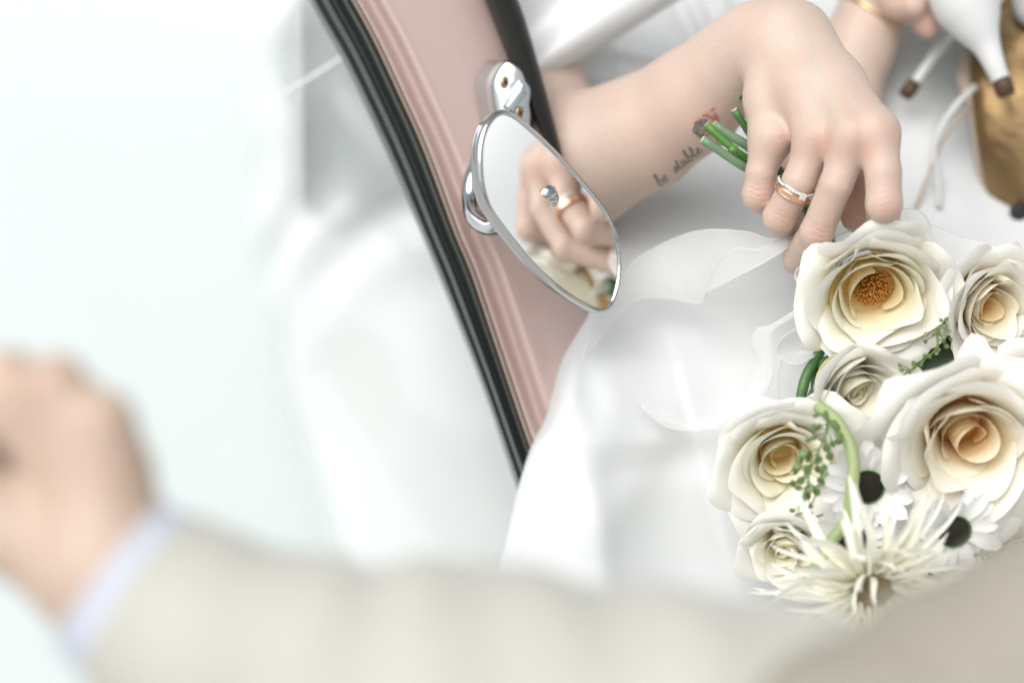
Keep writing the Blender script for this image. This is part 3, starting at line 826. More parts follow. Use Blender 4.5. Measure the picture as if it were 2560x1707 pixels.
for k in range(22):
    t = R(205) - k * R(210) / 21 + R(0)
    if abs(t - SOL) < .20: continue
    d = math.cos(t) * e1 * 1 + math.sin(t) * e2
    mb = MB(); gem(mb, cB + d * (RIN + 1.0), d, .92, 1.1); mb.build("diamond", M['diamond'], ringB, smooth=False)
# solitaire sits on the camera-right side of the band
e1r = e1 if e1[0] > 0 else -e1
d = math.cos(SOL) * e1r + math.sin(SOL) * e2
sc_ = cB + d * (RIN + 1.2) + rax * .9
mb = MB(); gem(mb, sc_, nrm(d * .8 + np.array([-.1, 0, .6])), 2.0, 1.3); mb.build("diamond", M['diamond'], ringB, smooth=False, label="large round solitaire diamond")
u_ = nrm(np.cross(d, rax)); v_ = np.cross(d, u_)
for k in range(4):
    t = R(45 + 90 * k); o_ = u_ * math.cos(t) + v_ * math.sin(t)
    mb = MB(); mb.tube(np.array([cB + d * (RIN + .4) + o_ * .5 + rax * .4, sc_ - d * 1.0 + o_ * 1.8, sc_ + d * .8 + o_ * 2.1]), [.28, .28, .32], 8, n=10); mb.ball(sc_ + d * .85 + o_ * 2.0, .4, 8, 6)
    mb.build("prong", M['silver'], ringB)
# bracelet on the far wrist
bc = C(2172, 52, -161); ax_ = nrm(C(2225, -60, -160) - C(2150, 110, -160)); p1 = nrm(np.cross(ax_, [0, 0, 1])); p2 = np.cross(ax_, p1)
mb = MB(); loop = np.array([bc + 20.6 * (p1 * math.cos(t) + p2 * math.sin(t)) + ax_ * (-6 * math.cos(t - .3)) for t in np.linspace(0, 2 * np.pi, 48)])
mb.tube(loop, 1.5, 8, cap=False); mb.build("bracelet", M['gold'], None, label="thin gold bangle round the bride's far wrist", cat="bracelet")

# ------------------------------------------------------------------ bouquet
bq = thing("bouquet", "bouquet of cream roses, daisies and a spiky gerbera tied with sheer white ribbon", "bouquet", C(2200, 1500, 0))
BQ = np.array(bq.location)
def frame(axis, spin=0.0):
    a = nrm(axis); u = nrm(np.cross([0, 1.0, .01], a)); v = np.cross(a, u)
    c, s = math.cos(spin), math.sin(spin)
    return np.array([c * u + s * v, -s * u + c * v, a])        # rows: local x, y, z in camera frame
def petal_grid(r_, f, Rr, H, L, W, th0, th1, rs, zs, roll, pinch, wrap, wave, nu=15, nv=14, turn=0., tiproll=0.):
    u = np.linspace(-1, 1, nu); v = np.linspace(0, 1, nv)
    ph = r_.uniform(0, 6.28, 4)
    lm = 1 - .26 * np.abs(u) ** 2.4 + pinch * np.exp(-(u / .22) ** 2) + .025 * np.sin(5 * u + ph[0])
    G = np.zeros((nu, nv, 3)); pv = np.zeros((nu, nv))
    fine = np.linspace(0, 1.3, 131)
    th = th0 + (th1 - th0) * np.clip(fine, 0, 1.15) ** 1.5 - tiproll * sstep(.72, 1.08, fine)
    rr = rs + np.r_[0, np.cumsum(np.cos(th[:-1])) * L * .01]; zz = zs + np.r_[0, np.cumsum(np.sin(th[:-1])) * L * .01]
    for i in range(nu):
        ve = v * lm[i]
        rv = np.interp(ve, fine, rr); zv = np.interp(ve, fine, zz)
        wv = W * np.power(np.clip(v, .02, 1), .55) * (1 - .18 * v ** 4)
        rho = np.maximum(np.abs(rv) * wrap, Rr * .14)
        al = np.clip(u[i] * wv / rho, -2.6, 2.6)
        x = rv - rho + rho * np.cos(al); y = rho * np.sin(al)
        e = sstep(.55, 1.0, abs(u[i])) * v ** 1.5
        side = 1 + .5 * math.sin(ph[1]) * np.sign(u[i])
        x = x + roll * Rr * e * side; zv = zv - roll * Rr * .9 * e * side
        zv = zv + wave * Rr * np.sin(2.3 * u[i] + ph[2]) * v ** 2 + .35 * wave * Rr * np.sin(6 * u[i] + ph[3]) * v ** 3
        x = x + .5 * wave * Rr * np.sin(3.4 * u[i] + ph[3]) * v ** 2
        G[i, :, 0] = x; G[i, :, 1] = y + turn * v * v * Rr; G[i, :, 2] = zv; pv[i] = ve
    return G, pv, np.repeat(u, nv)
def rose(cx, cy, dz, axis, Rr, n, seed, mat, inner=.04, opened=-20, depth=.62, roll=.13, pinch=.04, spin=0., label=None, cup=1.0, fmax=1.0, wave=.06):
    r_ = np.random.default_rng(seed)
    root = part("rose", bq, label); A = frame(axis, spin); c0 = C(cx, cy, dz)
    for i in range(n):
        f = (i / (n - 1)) ** .72 * fmax
        phi = i * 2.39996 + r_.uniform(-.42, .42)
        rs = Rr * (inner + (.26 - .1 * inner) * f)
        L = Rr * (.60 + .28 * f + (-.12 if inner > .1 and f < .3 else 0)) * r_.uniform(.86, 1.08)
        W = Rr * (.40 + .54 * f ** .8) * r_.uniform(.92, 1.1)
        th0 = R(92 - 38 * f * cup); th1 = R(104 + (opened - 104) * f ** 1.05 + r_.uniform(-12, 12) * (1 + 1.2 * (1 - f))); tr_ = R(75) * f * r_.uniform(.3, 1.2)
        if inner > .1 and f < .35: th1 = R(70 + r_.uniform(-25, 30))
        zs = -Rr * depth * (1 - .15 * f)
        G, pv, pu = petal_grid(r_, f, Rr, 0, L, W, th0, th1, rs, zs, roll * f * r_.uniform(.3, 1.5), pinch * f * r_.uniform(.2, 1.8), 1 + .35 * f, wave * (.5 + f), turn=r_.uniform(-.06, .06), tiproll=tr_)
        c, s = math.cos(phi), math.sin(phi)
        Q = G.reshape(-1, 3); X = Q[:, 0] * c - Q[:, 1] * s; Y = Q[:, 0] * s + Q[:, 1] * c
        V = np.c_[X, Y, Q[:, 2]] @ A + c0
        val = np.maximum(pv.ravel() * (.40 + .46 * f) + .30 * f, .5 * sstep(.45, .8, f))
        o = mesh_obj("petal", V, grid_faces(*G.shape[:2]), mat, root, attrs=dict(pv=val, pu=pu))
    # warm cup the petals grow from, and the green calyx under it
    G = np.array([[[Rr * q * math.cos(t), Rr * q * math.sin(t), -Rr * depth + Rr * (.95 * q * q)] for q in np.linspace(.01, .62 if inner > .1 else .36, 10)] for t in np.linspace(0, 2 * np.pi, 24)])
    mb = MB(); mb.grid(G @ A + c0 + A[2] * .6, pv=.08 if inner > .1 else .3, pu=0.); mb.build("flower_base", mat, root)
    mb = MB(); mb.ball(c0 - A[2] * Rr * (depth + .16), Rr * .15, 12, 8); mb.build("calyx", M['stem'], root)
    return root, A, c0
r1, A1, c1 = rose(2190, 738, 20, (.08, -.46, .88), 39.5, 25, 3, M['petal'], inner=.30, opened=22, depth=.42, roll=.12, label="open cream rose showing its orange stamens", spin=.4)
mb = MB(); r_ = np.random.default_rng(5)
for k in range(170):
    q = math.sqrt((k + .5) / 170); t = k * 2.4; rad_ = 10.5 * q
    b = c1 + A1[2] * -15.5 + (A1[0] * math.cos(t) + A1[1] * math.sin(t)) * rad_ * .5
    e = c1 + A1[2] * (-5.5 - 4.5 * q * q + r_.uniform(-1.2, 1.2)) + (A1[0] * math.cos(t) + A1[1] * math.sin(t)) * rad_ + r_.normal(0, .5, 3)
    mb.tube(np.array([b, (b + e) / 2 + A1[2] * .8, e]), .28, 5)
    mb.ball(e, (.62, .62, 1.1), 6, 5, axes=frame(e - b + r_.normal(0, 1.5, 3)))
st = mb.build("stamens", M['stamen'], r1); st['kind'] = 'stuff'
rose(2492, 775, 12, (.42, -.30, .85), 38, 23, 8, M['petal_warm'], inner=.12, opened=24, label="half open cream rose at the right end, folded petals round a dark heart", pinch=.08)
rose(2160, 995, 34, (.36, -.42, .84), 42, 19, 21, M['petal'], inner=.05, opened=40, depth=.75, label="small cupped cream rose bud between the larger roses", roll=.05, cup=.55)
rose(2430, 1115, 56, (.05, -.42, .91), 54, 26, 14, M['petal_warm'], inner=.14, opened=10, depth=.55, roll=.17, pinch=.12, label="largest cream rose, apricot heart and pointed curled petals", spin=1.2)
rose(1966, 1165, 34, (.10, -.40, .91), 42, 24, 33, M['petal'], inner=.14, opened=18, depth=.6, roll=.14, pinch=.12, label="full cream rose on the left of the bouquet behind a green sprig", spin=2.0)
rose(1965, 1385, 22, (-.15, -.62, .77), 31, 22, 41, M['petal'], inner=.05, opened=20, label="pale rose low on the left under the full cream rose")
rose(2590, 985, 18, (.35, -.05, .93), 33, 20, 52, M['petal'], inner=.05, opened=20, label="cream rose cut off by the right edge of the picture")
rose(2560, 1420, 24, (.1, -.5, .86), 33, 20, 61, M['petal_shaded'], inner=.05, opened=10, label="rose low on the right, shade painted into its beige petals, behind the suit sleeve")

def unit_mesh(name, V, F, mat, **attrs):
    me = bpy.data.meshes.new(name); me.from_pydata((np.asarray(V) / 1000).tolist(), [], F)
    me.polygons.foreach_set("use_smooth", [True] * len(me.polygons)); me.materials.append(mat)
    for k, a in attrs.items():
        at = me.attributes.new(k, 'FLOAT', 'POINT'); at.data.foreach_set("value", np.asarray(a, np.float32))
    me.update(); return me
def place(me, name, parent, pcam, rows, sc=1.0):
    """put shared mesh `me` with its local axes along camera-frame rows"""
    o = bpy.data.objects.new(name, me); scene.collection.objects.link(o); o.parent = parent
    Wm = MW3 @ np.asarray(rows).T * sc
    X = np.eye(4); X[:3, :3] = Wm; X[:3, 3] = toW(pcam)[0] - BQ
    o.matrix_local = Matrix(X.tolist()); return o
def strap(L, W, curl, cup, tipw, nv=12, nu=5, wob=0.):
    G = np.zeros((nu, nv, 3)); th = 0; x = z = 0.; pv = np.zeros((nu, nv))
    for j, v in enumerate(np.linspace(0, 1, nv)):
        w_ = W * (.45 + .55 * min(1, v * 2.2)) * (max(0, 1 - v ** tipw) ** .6 + .02)
        for i, u in enumerate(np.linspace(-1, 1, nu)):
            G[i, j] = (x + cup * abs(u) ** 2 * w_ * math.sin(th) * -1, u * w_ + wob * math.sin(v * 5) * L * .05, z + cup * abs(u) ** 2 * w_ * math.cos(th)); pv[i, j] = v
        x += L / (nv - 1) * math.cos(th); z += L / (nv - 1) * math.sin(th); th += curl / (nv - 1)
    return G, pv
# spiky gerbera
ger = part("gerbera", bq, "spiky cream gerbera with a brown fuzzy eye, bottom of the bouquet")
AG = frame((.06, -.50, .87)); cg = C(2180, 1468, 80)
vars_ = []
for k in range(8):
    G, pv = strap(1.0 * 52, 2.4 + .5 * (k % 3), [.5, -.5, .9, -.9, .2, 1.2, -.2, -1.3][k], .45, 1.5 + .3 * (k % 2), wob=[0, 1, -1, .6][k % 4])
    vars_.append(unit_mesh("petal", G.reshape(-1, 3), grid_faces(*G.shape[:2]), M['petal_spider'], pv=pv.ravel(), pu=np.zeros(G.shape[0] * G.shape[1])))
r_ = np.random.default_rng(9)
for k in range(150):
    ringk = k % 3
    t = k * 2.39996 + r_.uniform(-.15, .15)
    el = [R(4), R(26), R(50)][ringk] + r_.uniform(-.25, .25)
    d = AG[0] * math.cos(t) + AG[1] * math.sin(t)
    x_ = nrm(d * math.cos(el) + AG[2] * math.sin(el)); y_ = nrm(np.cross(AG[2], d)); z_ = np.cross(x_, y_)
    sc = [1.0, .88, .62][ringk] * r_.uniform(.75, 1.12)
    place(vars_[r_.integers(8)], "petal", ger, cg + d * (9 - ringk * 1.3) - AG[2] * 2, np.array([x_, y_, z_]), sc)
mb = MB(); mb.ball(cg - AG[2] * 1, (11.5, 11.5, 5.5), 28, 12, axes=AG)
for k in range(240):
    q = math.sqrt((k + .5) / 240); t = k * 2.39996; d = (AG[0] * math.cos(t) + AG[1] * math.sin(t)) * q * 10.8
    p = cg + d + AG[2] * (4.2 * math.sqrt(max(0, 1 - q * q)) - .6)
    mb.tube(np.array([p, p + AG[2] * 1.9 + d * .09 + r_.normal(0, .3, 3)]), [.42, .2], 4)
mb.build("flower_eye", M['disc_brown'], ger)
# daisies
dG, dpv = strap(17.5, 3.7, .35, .22, 5.0, nv=9, nu=7); dm1 = unit_mesh("petal", dG.reshape(-1, 3), grid_faces(*dG.shape[:2]), M['petal_white'], pv=dpv.ravel(), pu=np.repeat(np.linspace(-1, 1, 7), 9))
dG, dpv = strap(17.5, 3.9, -.4, .30, 4.0, nv=9, nu=7, wob=.4); dm2 = unit_mesh("petal", dG.reshape(-1, 3), grid_faces(*dG.shape[:2]), M['petal_white'], pv=dpv.ravel(), pu=np.repeat(np.linspace(-1, 1, 7), 9))
def daisy(cx, cy, dz, axis, sc, n, seed, label=None):
    r_ = np.random.default_rng(seed); root = part("daisy", bq, label); A = frame(axis); c0 = C(cx, cy, dz)
    for k in range(n):
        t = 2 * np.pi * k / n + r_.uniform(-.1, .1); el = R(8) + r_.uniform(-.12, .22) + (.14 if k % 2 else 0)
        d = A[0] * math.cos(t) + A[1] * math.sin(t); x_ = nrm(d * math.cos(el) + A[2] * math.sin(el)); y_ = nrm(np.cross(A[2], d)); z_ = np.cross(x_, y_)
        place(dm1 if r_.random() < .6 else dm2, "petal", root, c0 + d * 5.5 * sc, np.array([x_, y_, z_]), sc * r_.uniform(.85, 1.08))
    mb = MB(); mb.ball(c0 + A[2] * .8, (6.7 * sc, 6.7 * sc, 3.4 * sc), 20, 10, axes=A); 
    for k in range(90):
        q = math.sqrt((k + .5) / 90); t = k * 2.39996; d = (A[0] * math.cos(t) + A[1] * math.sin(t)) * q * 6.4 * sc
        p = c0 + d + A[2] * (.8 + 3.4 * sc * math.sqrt(max(0, 1 - q * q))); mb.ball(p, .55 * sc, 5, 4)
    mb.build("flower_eye", M['disc_dark'], root)
    mb = MB()
    for k in range(46):
        t = k / 46 * 2 * np.pi; d = A[0] * math.cos(t) + A[1] * math.sin(t); p = c0 + d * 6.5 * sc + A[2] * .6
        mb.tube(np.array([p, p + d * 1.5 * sc + A[2] * 1.4 * sc]), [.6 * sc, .25 * sc], 5)
    mb.build("eye_fringe", M['disc_green'], root)
daisy(2168, 1216, 46, (.02, -.1, .99), 1.12, 19, 2, "white daisy with a dark eye right of the pale stem")
daisy(2385, 1326, 52, (.15, -.30, .94), 1.1, 18, 3, "white daisy with a dark eye below the largest rose")
daisy(2128, 1352, 44, (-.1, -.2, .97), 1.0, 17, 4, "white daisy behind the upper spikes of the gerbera")
daisy(2270, 1360, 40, (.1, -.2, .97), 1.0, 17, 5, "white daisy between the gerbera and the largest rose")
daisy(2080, 1250, 24, (-.3, -.1, .95), .85, 16, 6, "small white daisy half hidden left of the pale stem")
daisy(2440, 1450, 40, (.1, -.4, .9), .9, 16, 7, "white daisy under the faint sprig behind the sleeve")
# stems
def stem(pts, r, mat, n=24, cut=None, label=None):
    mb = MB(); P = CA(pts); mb.tube(P, r, 12, n=n); s = mb.build("stem", M[mat], bq, label=label)
    if cut:
        d = nrm(P[0] - P[1]); mb = MB(); mb.tube(np.array([P[0] - d * .1, P[0] + d * .35]), [r * .96, r * .9], 12); mb.build("cut_end", M['stem_cut'], s)
    return s
stem([(1756, 349, 2), (1800, 378, 0), (1850, 412, -4), (1910, 450, -14), (2010, 560, -28), (2100, 680, -30)], 2.35, 'stem_blue', cut=1, label="blue green cut rose stem, lowest of those left of the hand")
stem([(1766, 311, -4), (1800, 345, -4), (1840, 378, -5), (1900, 425, -18), (2030, 560, -32), (2120, 700, -32)], 2.15, 'stem_bright', cut=1, label="bright green cut rose stem with a knot")
stem([(1784, 312, -12), (1830, 342, -12), (1875, 370, -14), (1960, 440, -28), (2080, 600, -36)], 2.7, 'stem_blue', cut=1)
stem([(1836, 275, -14), (1860, 312, -16), (1885, 350, -20), (1960, 440, -34), (2090, 620, -40)], 2.1, 'stem', cut=1)
stem([(1838, 385, -8), (1862, 398, -10), (1900, 420, -18), (1990, 540, -34)], 2.9, 'stem', label="dark green stem end close to the hand")
mb = MB(); P = C(1832, 375, -3.5); mb.ball(P, (2.9, 2.6, 2.4), 10, 8); [mb.tube(np.array([P, P + np.array(q)]), [.7, .15], 6) for q in ((2.2, -3.5, 1.5), (3.4, 2.8, 1), (-1.5, -3, 2))]
mb.build("stem_knot", M['stem_bright'], bq)
# leaf tip beside the wrist
G = np.zeros((7, 10, 3))
for j, v in enumerate(np.linspace(0, 1, 10)):
    for i, u in enumerate(np.linspace(-1, 1, 7)):
        wd = 16 * math.sin(math.pi * (.08 + .84 * v)) ** .7
        G[i, j] = C(1846 + 44 * v + u * wd * .6, 248 + 30 * v - u * wd * .8 - 26 * math.sin(v * 2.0), -16 + 5 * u * u + 4 * v)
mb = MB(); mb.grid(G, pv=0.); mb.build("leaf", M['sprig'], bq, label="curled pale green leaf tip beside the wrist")
stem([(2060, 850, -6), (2042, 895, -2), (2018, 935, 2), (2004, 985, 4), (2000, 1050, 0)], 2.9, 'stem')
stem([(2047, 905, -8), (2036, 950, -4), (2040, 1010, 0), (2055, 1080, 2)], 2.0, 'stem')
stem([(2045, 1015, 50), (2090, 1050, 58), (2122, 1105, 64), (2134, 1160, 66), (2128, 1230, 66), (2116, 1300, 62), (2080, 1350, 60), (2040, 1420, 60), (2000, 1480, 58)], 3.3, 'stem_pale', n=50, label="thick pale green gerbera stem bending down the bouquet")
stem([(2082, 1340, 36), (2060, 1390, 36), (2030, 1440, 34)], 3.6, 'stem')
# leaves behind the flowers
def leaf(cx, cy, dz, ang, L, W, mat='leaf', tilt=.3):
    G = np.zeros((9, 14, 3)); A = frame((math.cos(ang + 1.57) * tilt, -.2, .9)); d = np.array([math.cos(ang), math.sin(ang), 0]); p_ = np.array([-d[1], d[0], 0])
    for j, v in enumerate(np.linspace(0, 1, 14)):
        for i, u in enumerate(np.linspace(-1, 1, 9)):
            wd = W * math.sin(math.pi * v ** .8) ** .8
            G[i, j] = C(cx, cy, dz) + d * (L * (v - .5)) + p_ * (u * wd) + np.array([0, 0, 3.5 * abs(u) - 6 * (v - .4) ** 2 + .4 * math.sin(v * 40) * abs(u)])
    mb = MB(); mb.grid(G, pv=0.); mb.build("leaf", M[mat], bq)
for a in ((2150, 1140, -2, 1.2, 62, 17), (2205, 1165, 6, -.6, 55, 18), (2110, 1290, 0, .4, 60, 17), (2220, 1330, -2, 1.0, 62, 20), (2320, 1300, 4, -.5, 60, 18), (2470, 1330, 4, .3, 66, 20), (2560, 1310, 22, .9, 58, 16), (2290, 930, -8, .7, 60, 16), (2330, 1400, 2, .2, 62, 19), (2080, 1060, -6, 1.6, 50, 14), (2200, 1420, 4, 2.2, 60, 20), (2420, 1400, -4, 1.4, 60, 20), (2060, 1290, -6, -.9, 56, 16)): leaf(*a)
leaf(2036, 1000, 14, 1.35, 24, 5.0, 'leaf_grey')
# sprigs of small round green pods
def sprig(pts, leaves, label, rs=.55):
    mb = MB(); P = spline(CA(pts), 40); mb.tube(P, np.linspace(rs * 1.3, rs * .7, 40), 7)
    for (x, y, dz, r, ang) in leaves:
        q = C(x, y, dz); i = int(np.argmin(np.linalg.norm(P - q, axis=1) + .5 * np.maximum(0, np.arange(40) * 0)))
        i = max(0, i - 3); mb.tube(np.array([P[i], (P[i] + q) / 2 + np.array([.4, .5, .5]), q]), .28, 5)
    s = mb.build("sprig", M['sprig'], bq, label=label)
    for (x, y, dz, r, ang) in leaves:
        q = C(x, y, dz); d = np.array([math.cos(ang), math.sin(ang), .2]); A = frame((r_.uniform(-.6, .6), r_.uniform(-.6, .6), 1))
        mb = MB(); x_ = nrm(d - A[2] * (d @ A[2])); mb.ball(q, (r * 1.15, r * .95, r * .18), 10, 7, axes=np.array([x_, np.cross(A[2], x_), A[2]])); mb.build("leaf", M['sprig'], s)
kx = 420 / 1372.0
LA = [(930, 380, 9), (850, 383, 7), (830, 487, 9), (870, 480, 8), (785, 588, 7), (830, 567, 7), (935, 652, 10), (985, 618, 8), (960, 720, 10), (868, 750, 10), (745, 695, 11), (785, 700, 8), (715, 748, 8), (785, 748, 7), (700, 805, 10), (680, 835, 9), (770, 832, 9), (865, 825, 9), (915, 815, 9), (905, 875, 9), (890, 925, 10), (725, 915, 9), (660, 938, 8), (705, 975, 8), (790, 985, 11), (855, 1010, 9), (775, 1040, 10), (655, 1162, 7), (740, 1080, 9), (805, 1185, 6), (805, 1130, 6), (1015, 480, 10), (1040, 560, 10), (1035, 595, 9), (995, 450, 8)]
sprig([(1780 + 945 * kx, 920 + 385 * kx, 66), (1780 + 935 * kx, 920 + 520 * kx, 70), (1780 + 860 * kx, 920 + 700 * kx, 74), (1780 + 800 * kx, 920 + 850 * kx, 76), (1780 + 770 * kx, 920 + 1000 * kx, 76), (1780 + 690 * kx, 920 + 1200 * kx, 76)],
      [(1780 + x * kx, 920 + y * kx, 70 + r_.uniform(-2, 8), r * .22, r_.uniform(0, 6)) for x, y, r in LA], "green sprig of small round pods over the full left rose")
k3 = 810 / 2117.0
LB = [(1575, 785, 15), (1610, 778, 18), (1597, 825, 14), (1628, 858, 17), (1477, 877, 18), (1472, 925, 17), (1560, 870, 16), (1593, 920, 18), (1640, 910, 15), (1610, 955, 18), (1555, 975, 20), (1545, 1000, 16), (1470, 1020, 20), (1500, 1020, 20), (1397, 1070, 24), (1445, 1080, 14), (1305, 1080, 16), (1315, 1110, 18), (1370, 1125, 14), (1525, 880, 10)]
sprig([(1750 + 1600 * k3, 500 + 800 * k3, 40), (1750 + 1550 * k3, 500 + 860 * k3, 42), (1750 + 1550 * k3, 500 + 960 * k3, 42), (1750 + 1470 * k3, 500 + 1040 * k3, 40), (1750 + 1380 * k3, 500 + 1110 * k3, 40), (1750 + 1250 * k3, 500 + 1190 * k3, 40)],
      [(1750 + x * k3, 500 + y * k3, 42 + r_.uniform(-2, 4), r * .07, r_.uniform(0, 6)) for x, y, r in LB], "green sprig of small round pods between the upper roses")
LC = [(2455, 1378, 9), (2480, 1382, 9), (2510, 1392, 8), (2440, 1385, 8), (2500, 1428, 10), (2435, 1430, 7), (2462, 1440, 6), (2480, 1470, 6)]
sprig([(2450, 1385, 60), (2465, 1410, 60), (2478, 1450, 60), (2490, 1485, 60)], [(x, y, 60, r * .2, r_.uniform(0, 6)) for x, y, r in LC], "thin green sprig low on the right in front of the sleeve")
# sheer ribbon
def ribbon(A, B, label=None, n=60, bulge=0.0, hem=(True, True), ends=False):
    a = spline(CA(A), n); b = spline(CA(B), n); G = np.zeros((9, n, 3))
    for i, u in enumerate(np.linspace(0, 1, 9)):
        G[i] = a * (1 - u) + b * u; G[i, :, 2] += bulge * 4 * u * (1 - u)
    mb = MB(); mb.grid(G); o = mb.build("ribbon", M['organza'], bq, label=label)
    for P, h in ((a, hem[0]), (b, hem[1])):
        if h: mb = MB(); mb.tube(P, .34, 6); mb.build("ribbon_hem", M['organza_edge'], o)
    return o
e1_ = [(1960, 560, -12), (1929, 597, -10), (1874, 581, -22), (1788, 574, -34), (1718, 584, -44), (1637, 621, -50), (1578, 662, -46), (1511, 784, -34), (1474, 832, -30), (1457, 899, -28)]
e2_ = [(1975, 575, -6), (1933, 607, -4), (1892, 625, -6), (1844, 620, -12), (1807, 644, -18), (1781, 684, -26), (1766, 736, -36), (1748, 758, -44), (1707, 751, -50), (1655, 745, -50), (1578, 758, -42), (1500, 845, -34), (1466, 885, -30)]
e3_ = [(1990, 600, -2), (1955, 629, -2), (1892, 666, -6), (1830, 698, -14), (1770, 729, -30), (1762, 742, -36)]
ribbon(e1_, e2_, "long sheer ribbon tail trailing from the fingers to the mirror")
ribbon(e2_[:7], e3_, "sheer ribbon tail folded over beside the fingers")
ribbon([(2014, 758, 6), (1933, 810, 2), (1892, 821, -4), (1877, 854, -10), (1888, 902, -14), (1885, 947, -14), (1844, 1002, -18), (1788, 1039, -20), (1733, 1054, -22), (1659, 1025, -22), (1592, 999, -20)],
       [(2010, 782, 10), (1955, 810, 8), (1933, 836, 4), (1933, 891, 0), (1925, 958, -4), (1899, 995, -8), (1836, 1043, -12), (1788, 1069, -14), (1714, 1076, -16), (1659, 1062, -16), (1607, 1021, -16)], "sheer ribbon tail curling down left below the open rose", bulge=3)
ribbon([(2040, 800, 10), (1992, 821, 8), (1955, 847, 4), (1942, 880, 0), (1959, 899, 0), (1992, 910, 2), (2036, 891, 6)], [(2060, 830, 2), (2030, 840, 0), (2010, 852, -4), (2005, 868, -6), (2012, 876, -6), (2026, 880, -4), (2050, 876, 0)], "round sheer ribbon loop beside the open rose", n=40, bulge=-3, hem=(True, False))
ribbon([(1955, 895, -6), (1946, 940, -8), (1948, 980, -10), (1960, 1030, -12)], [(2050, 890, -10), (2030, 930, -10), (2010, 980, -12), (2000, 1030, -12)], n=30)
ribbon([(2040, 662, 10), (1999, 668, 8), (1987, 690, 6), (2000, 712, 8), (2026, 726, 10)], [(2050, 680, 0), (2032, 684, -2), (2028, 694, -2), (2032, 704, -2), (2046, 712, 0)], "small sheer ribbon loop under the middle finger", n=30, bulge=2, hem=(True, False))
ribbon([(2262, 600, 8), (2236, 572, 14), (2234, 550, 16), (2251, 527, 12), (2286, 522, 4), (2316, 544, 0), (2330, 585, -4), (2345, 640, -4)], [(2296, 615, 10), (2262, 590, 18), (2246, 572, 20), (2262, 556, 18), (2284, 556, 12), (2296, 575, 8), (2300, 605, 4), (2305, 640, 2)], "curled sheer ribbon loop above the open rose beside the index finger", n=50, bulge=-2)
ribbon([(2318, 560, -10), (2362, 573, -12), (2420, 596, -14), (2470, 606, -14), (2560, 640, -16)], [(2330, 640, -8), (2360, 670, -8), (2400, 715, -8), (2460, 730, -10), (2560, 740, -12)], "flat sheer ribbon between the two upper roses", n=30)
ribbon([(2520, 612, 18), (2545, 605, 16), (2556, 625, 14), (2552, 648, 12)], [(2524, 628, 10), (2540, 625, 8), (2546, 635, 6), (2546, 648, 4)], n=24)
ribbon([(2080, 520, -14), (2117, 530, -10), (2163, 529, -8), (2200, 545, -8)], [(2070, 600, -10), (2106, 585, -6), (2163, 562, -2), (2200, 575, -2)], "sheer ribbon wrapped between middle and index fingers", n=24)

# ------------------------------------------------------------------ shoes in the far hand
sh = thing("high_heel_shoe", "white high heel with a bronze gold sole, nearest the right edge", "shoe", C(2500, 620, -150), "shoes dangling from the bride's far hand")
def lofted(name, Lp, Rp, thick, mat, parent, n=40, bow=0.):
    a = spline(CA(Lp), n); b = spline(CA(Rp), n); m_ = 13
    top = np.array([a * (1 - u) + b * u + np.array([0, 0, bow * 4 * u * (1 - u)]) for u in np.linspace(0, 1, m_)])
    bot = top - np.array([0, 0, thick])
    e0 = np.stack([bot[0], top[0]]); ring_ = np.concatenate([bot[::-1], top], 0)
    mb = MB(); nn = len(ring_); mb.add(ring_.reshape(-1, 3), grid_faces(nn, n, closeu=True)); return mb.build(name, mat, parent)
lofted("sole", [(2480, -80, -190), (2440, 60, -160), (2428, 150, -150), (2432, 240, -142), (2444, 347, -140), (2460, 441, -142), (2476, 502, -146), (2517, 559, -150), (2585, 610, -154)], [(2800, -80, -190), (2790, 60, -170), (2770, 150, -160), (2760, 240, -152), (2750, 347, -150), (2740, 441, -150), (2720, 502, -152), (2700, 570, -154), (2650, 620, -156)], 5, M['gold_sole'], sh, bow=16)
lofted("sole_edge", [(2440, 40, -175), (2404, 150, -162), (2395, 204, -152), (2416, 256, -146), (2432, 347, -146), (2448, 441, -148), (2466, 506, -152)], [(2460, 40, -168), (2432, 150, -158), (2430, 204, -148), (2442, 256, -142), (2452, 347, -142), (2466, 441, -144), (2480, 506, -148)], 4, M['trimline'], sh)
mb = MB(); mb.tube(CA([(2425, -90, -120), (2418, 0, -112), (2440, 62, -108), (2466, 115, -106), (2490, 172, -104), (2505, 208, -104)]), [26, 22, 15, 8.5, 6, 5.2], 20, n=40); mb.build("heel", M['shoe_white'], sh)
mb = MB(); mb.tube(CA([(2503, 202, -104), (2509, 216, -103), (2516, 238, -102)]), [5.7, 5.9, 5.2], 16); mb.build("heel_tip", M['heel_tip'], sh)
mb = MB(); mb.ball(C(2547, 530, -134), (5.6, 5.6, 2.0), 16, 8); mb.build("grip_pad", M['dark'], sh)
lofted("upper", [(2520, -140, -140), (2530, -30, -138), (2545, 40, -140), (2600, 90, -146)], [(2800, -140, -150), (2790, -60, -150), (2740, 0, -150), (2700, 60, -150)], 10, M['shoe_grey'], sh, bow=10)
mb = MB(); mb.tube(CA([(2440, 215, -136), (2395, 258, -132), (2352, 320, -130), (2336, 380, -130), (2345, 440, -130), (2348, 520, -128)]), 1.9, 10, n=40, flat=.5); mb.build("strap", M['shoe_grey'], sh)
sh2 = thing("high_heel_shoe", "second high heel, its slim brown tipped heel beside the far wrist", "shoe", C(2330, 240, -150), "shoes dangling from the bride's far hand")
mb = MB(); mb.tube(CA([(2480, -70, -175), (2420, 20, -168), (2365, 95, -160), (2320, 160, -152), (2282, 215, -146)]), [16, 9, 4.6, 3.2, 3.0], 16, n=40); mb.build("heel", M['shoe_white'], sh2)
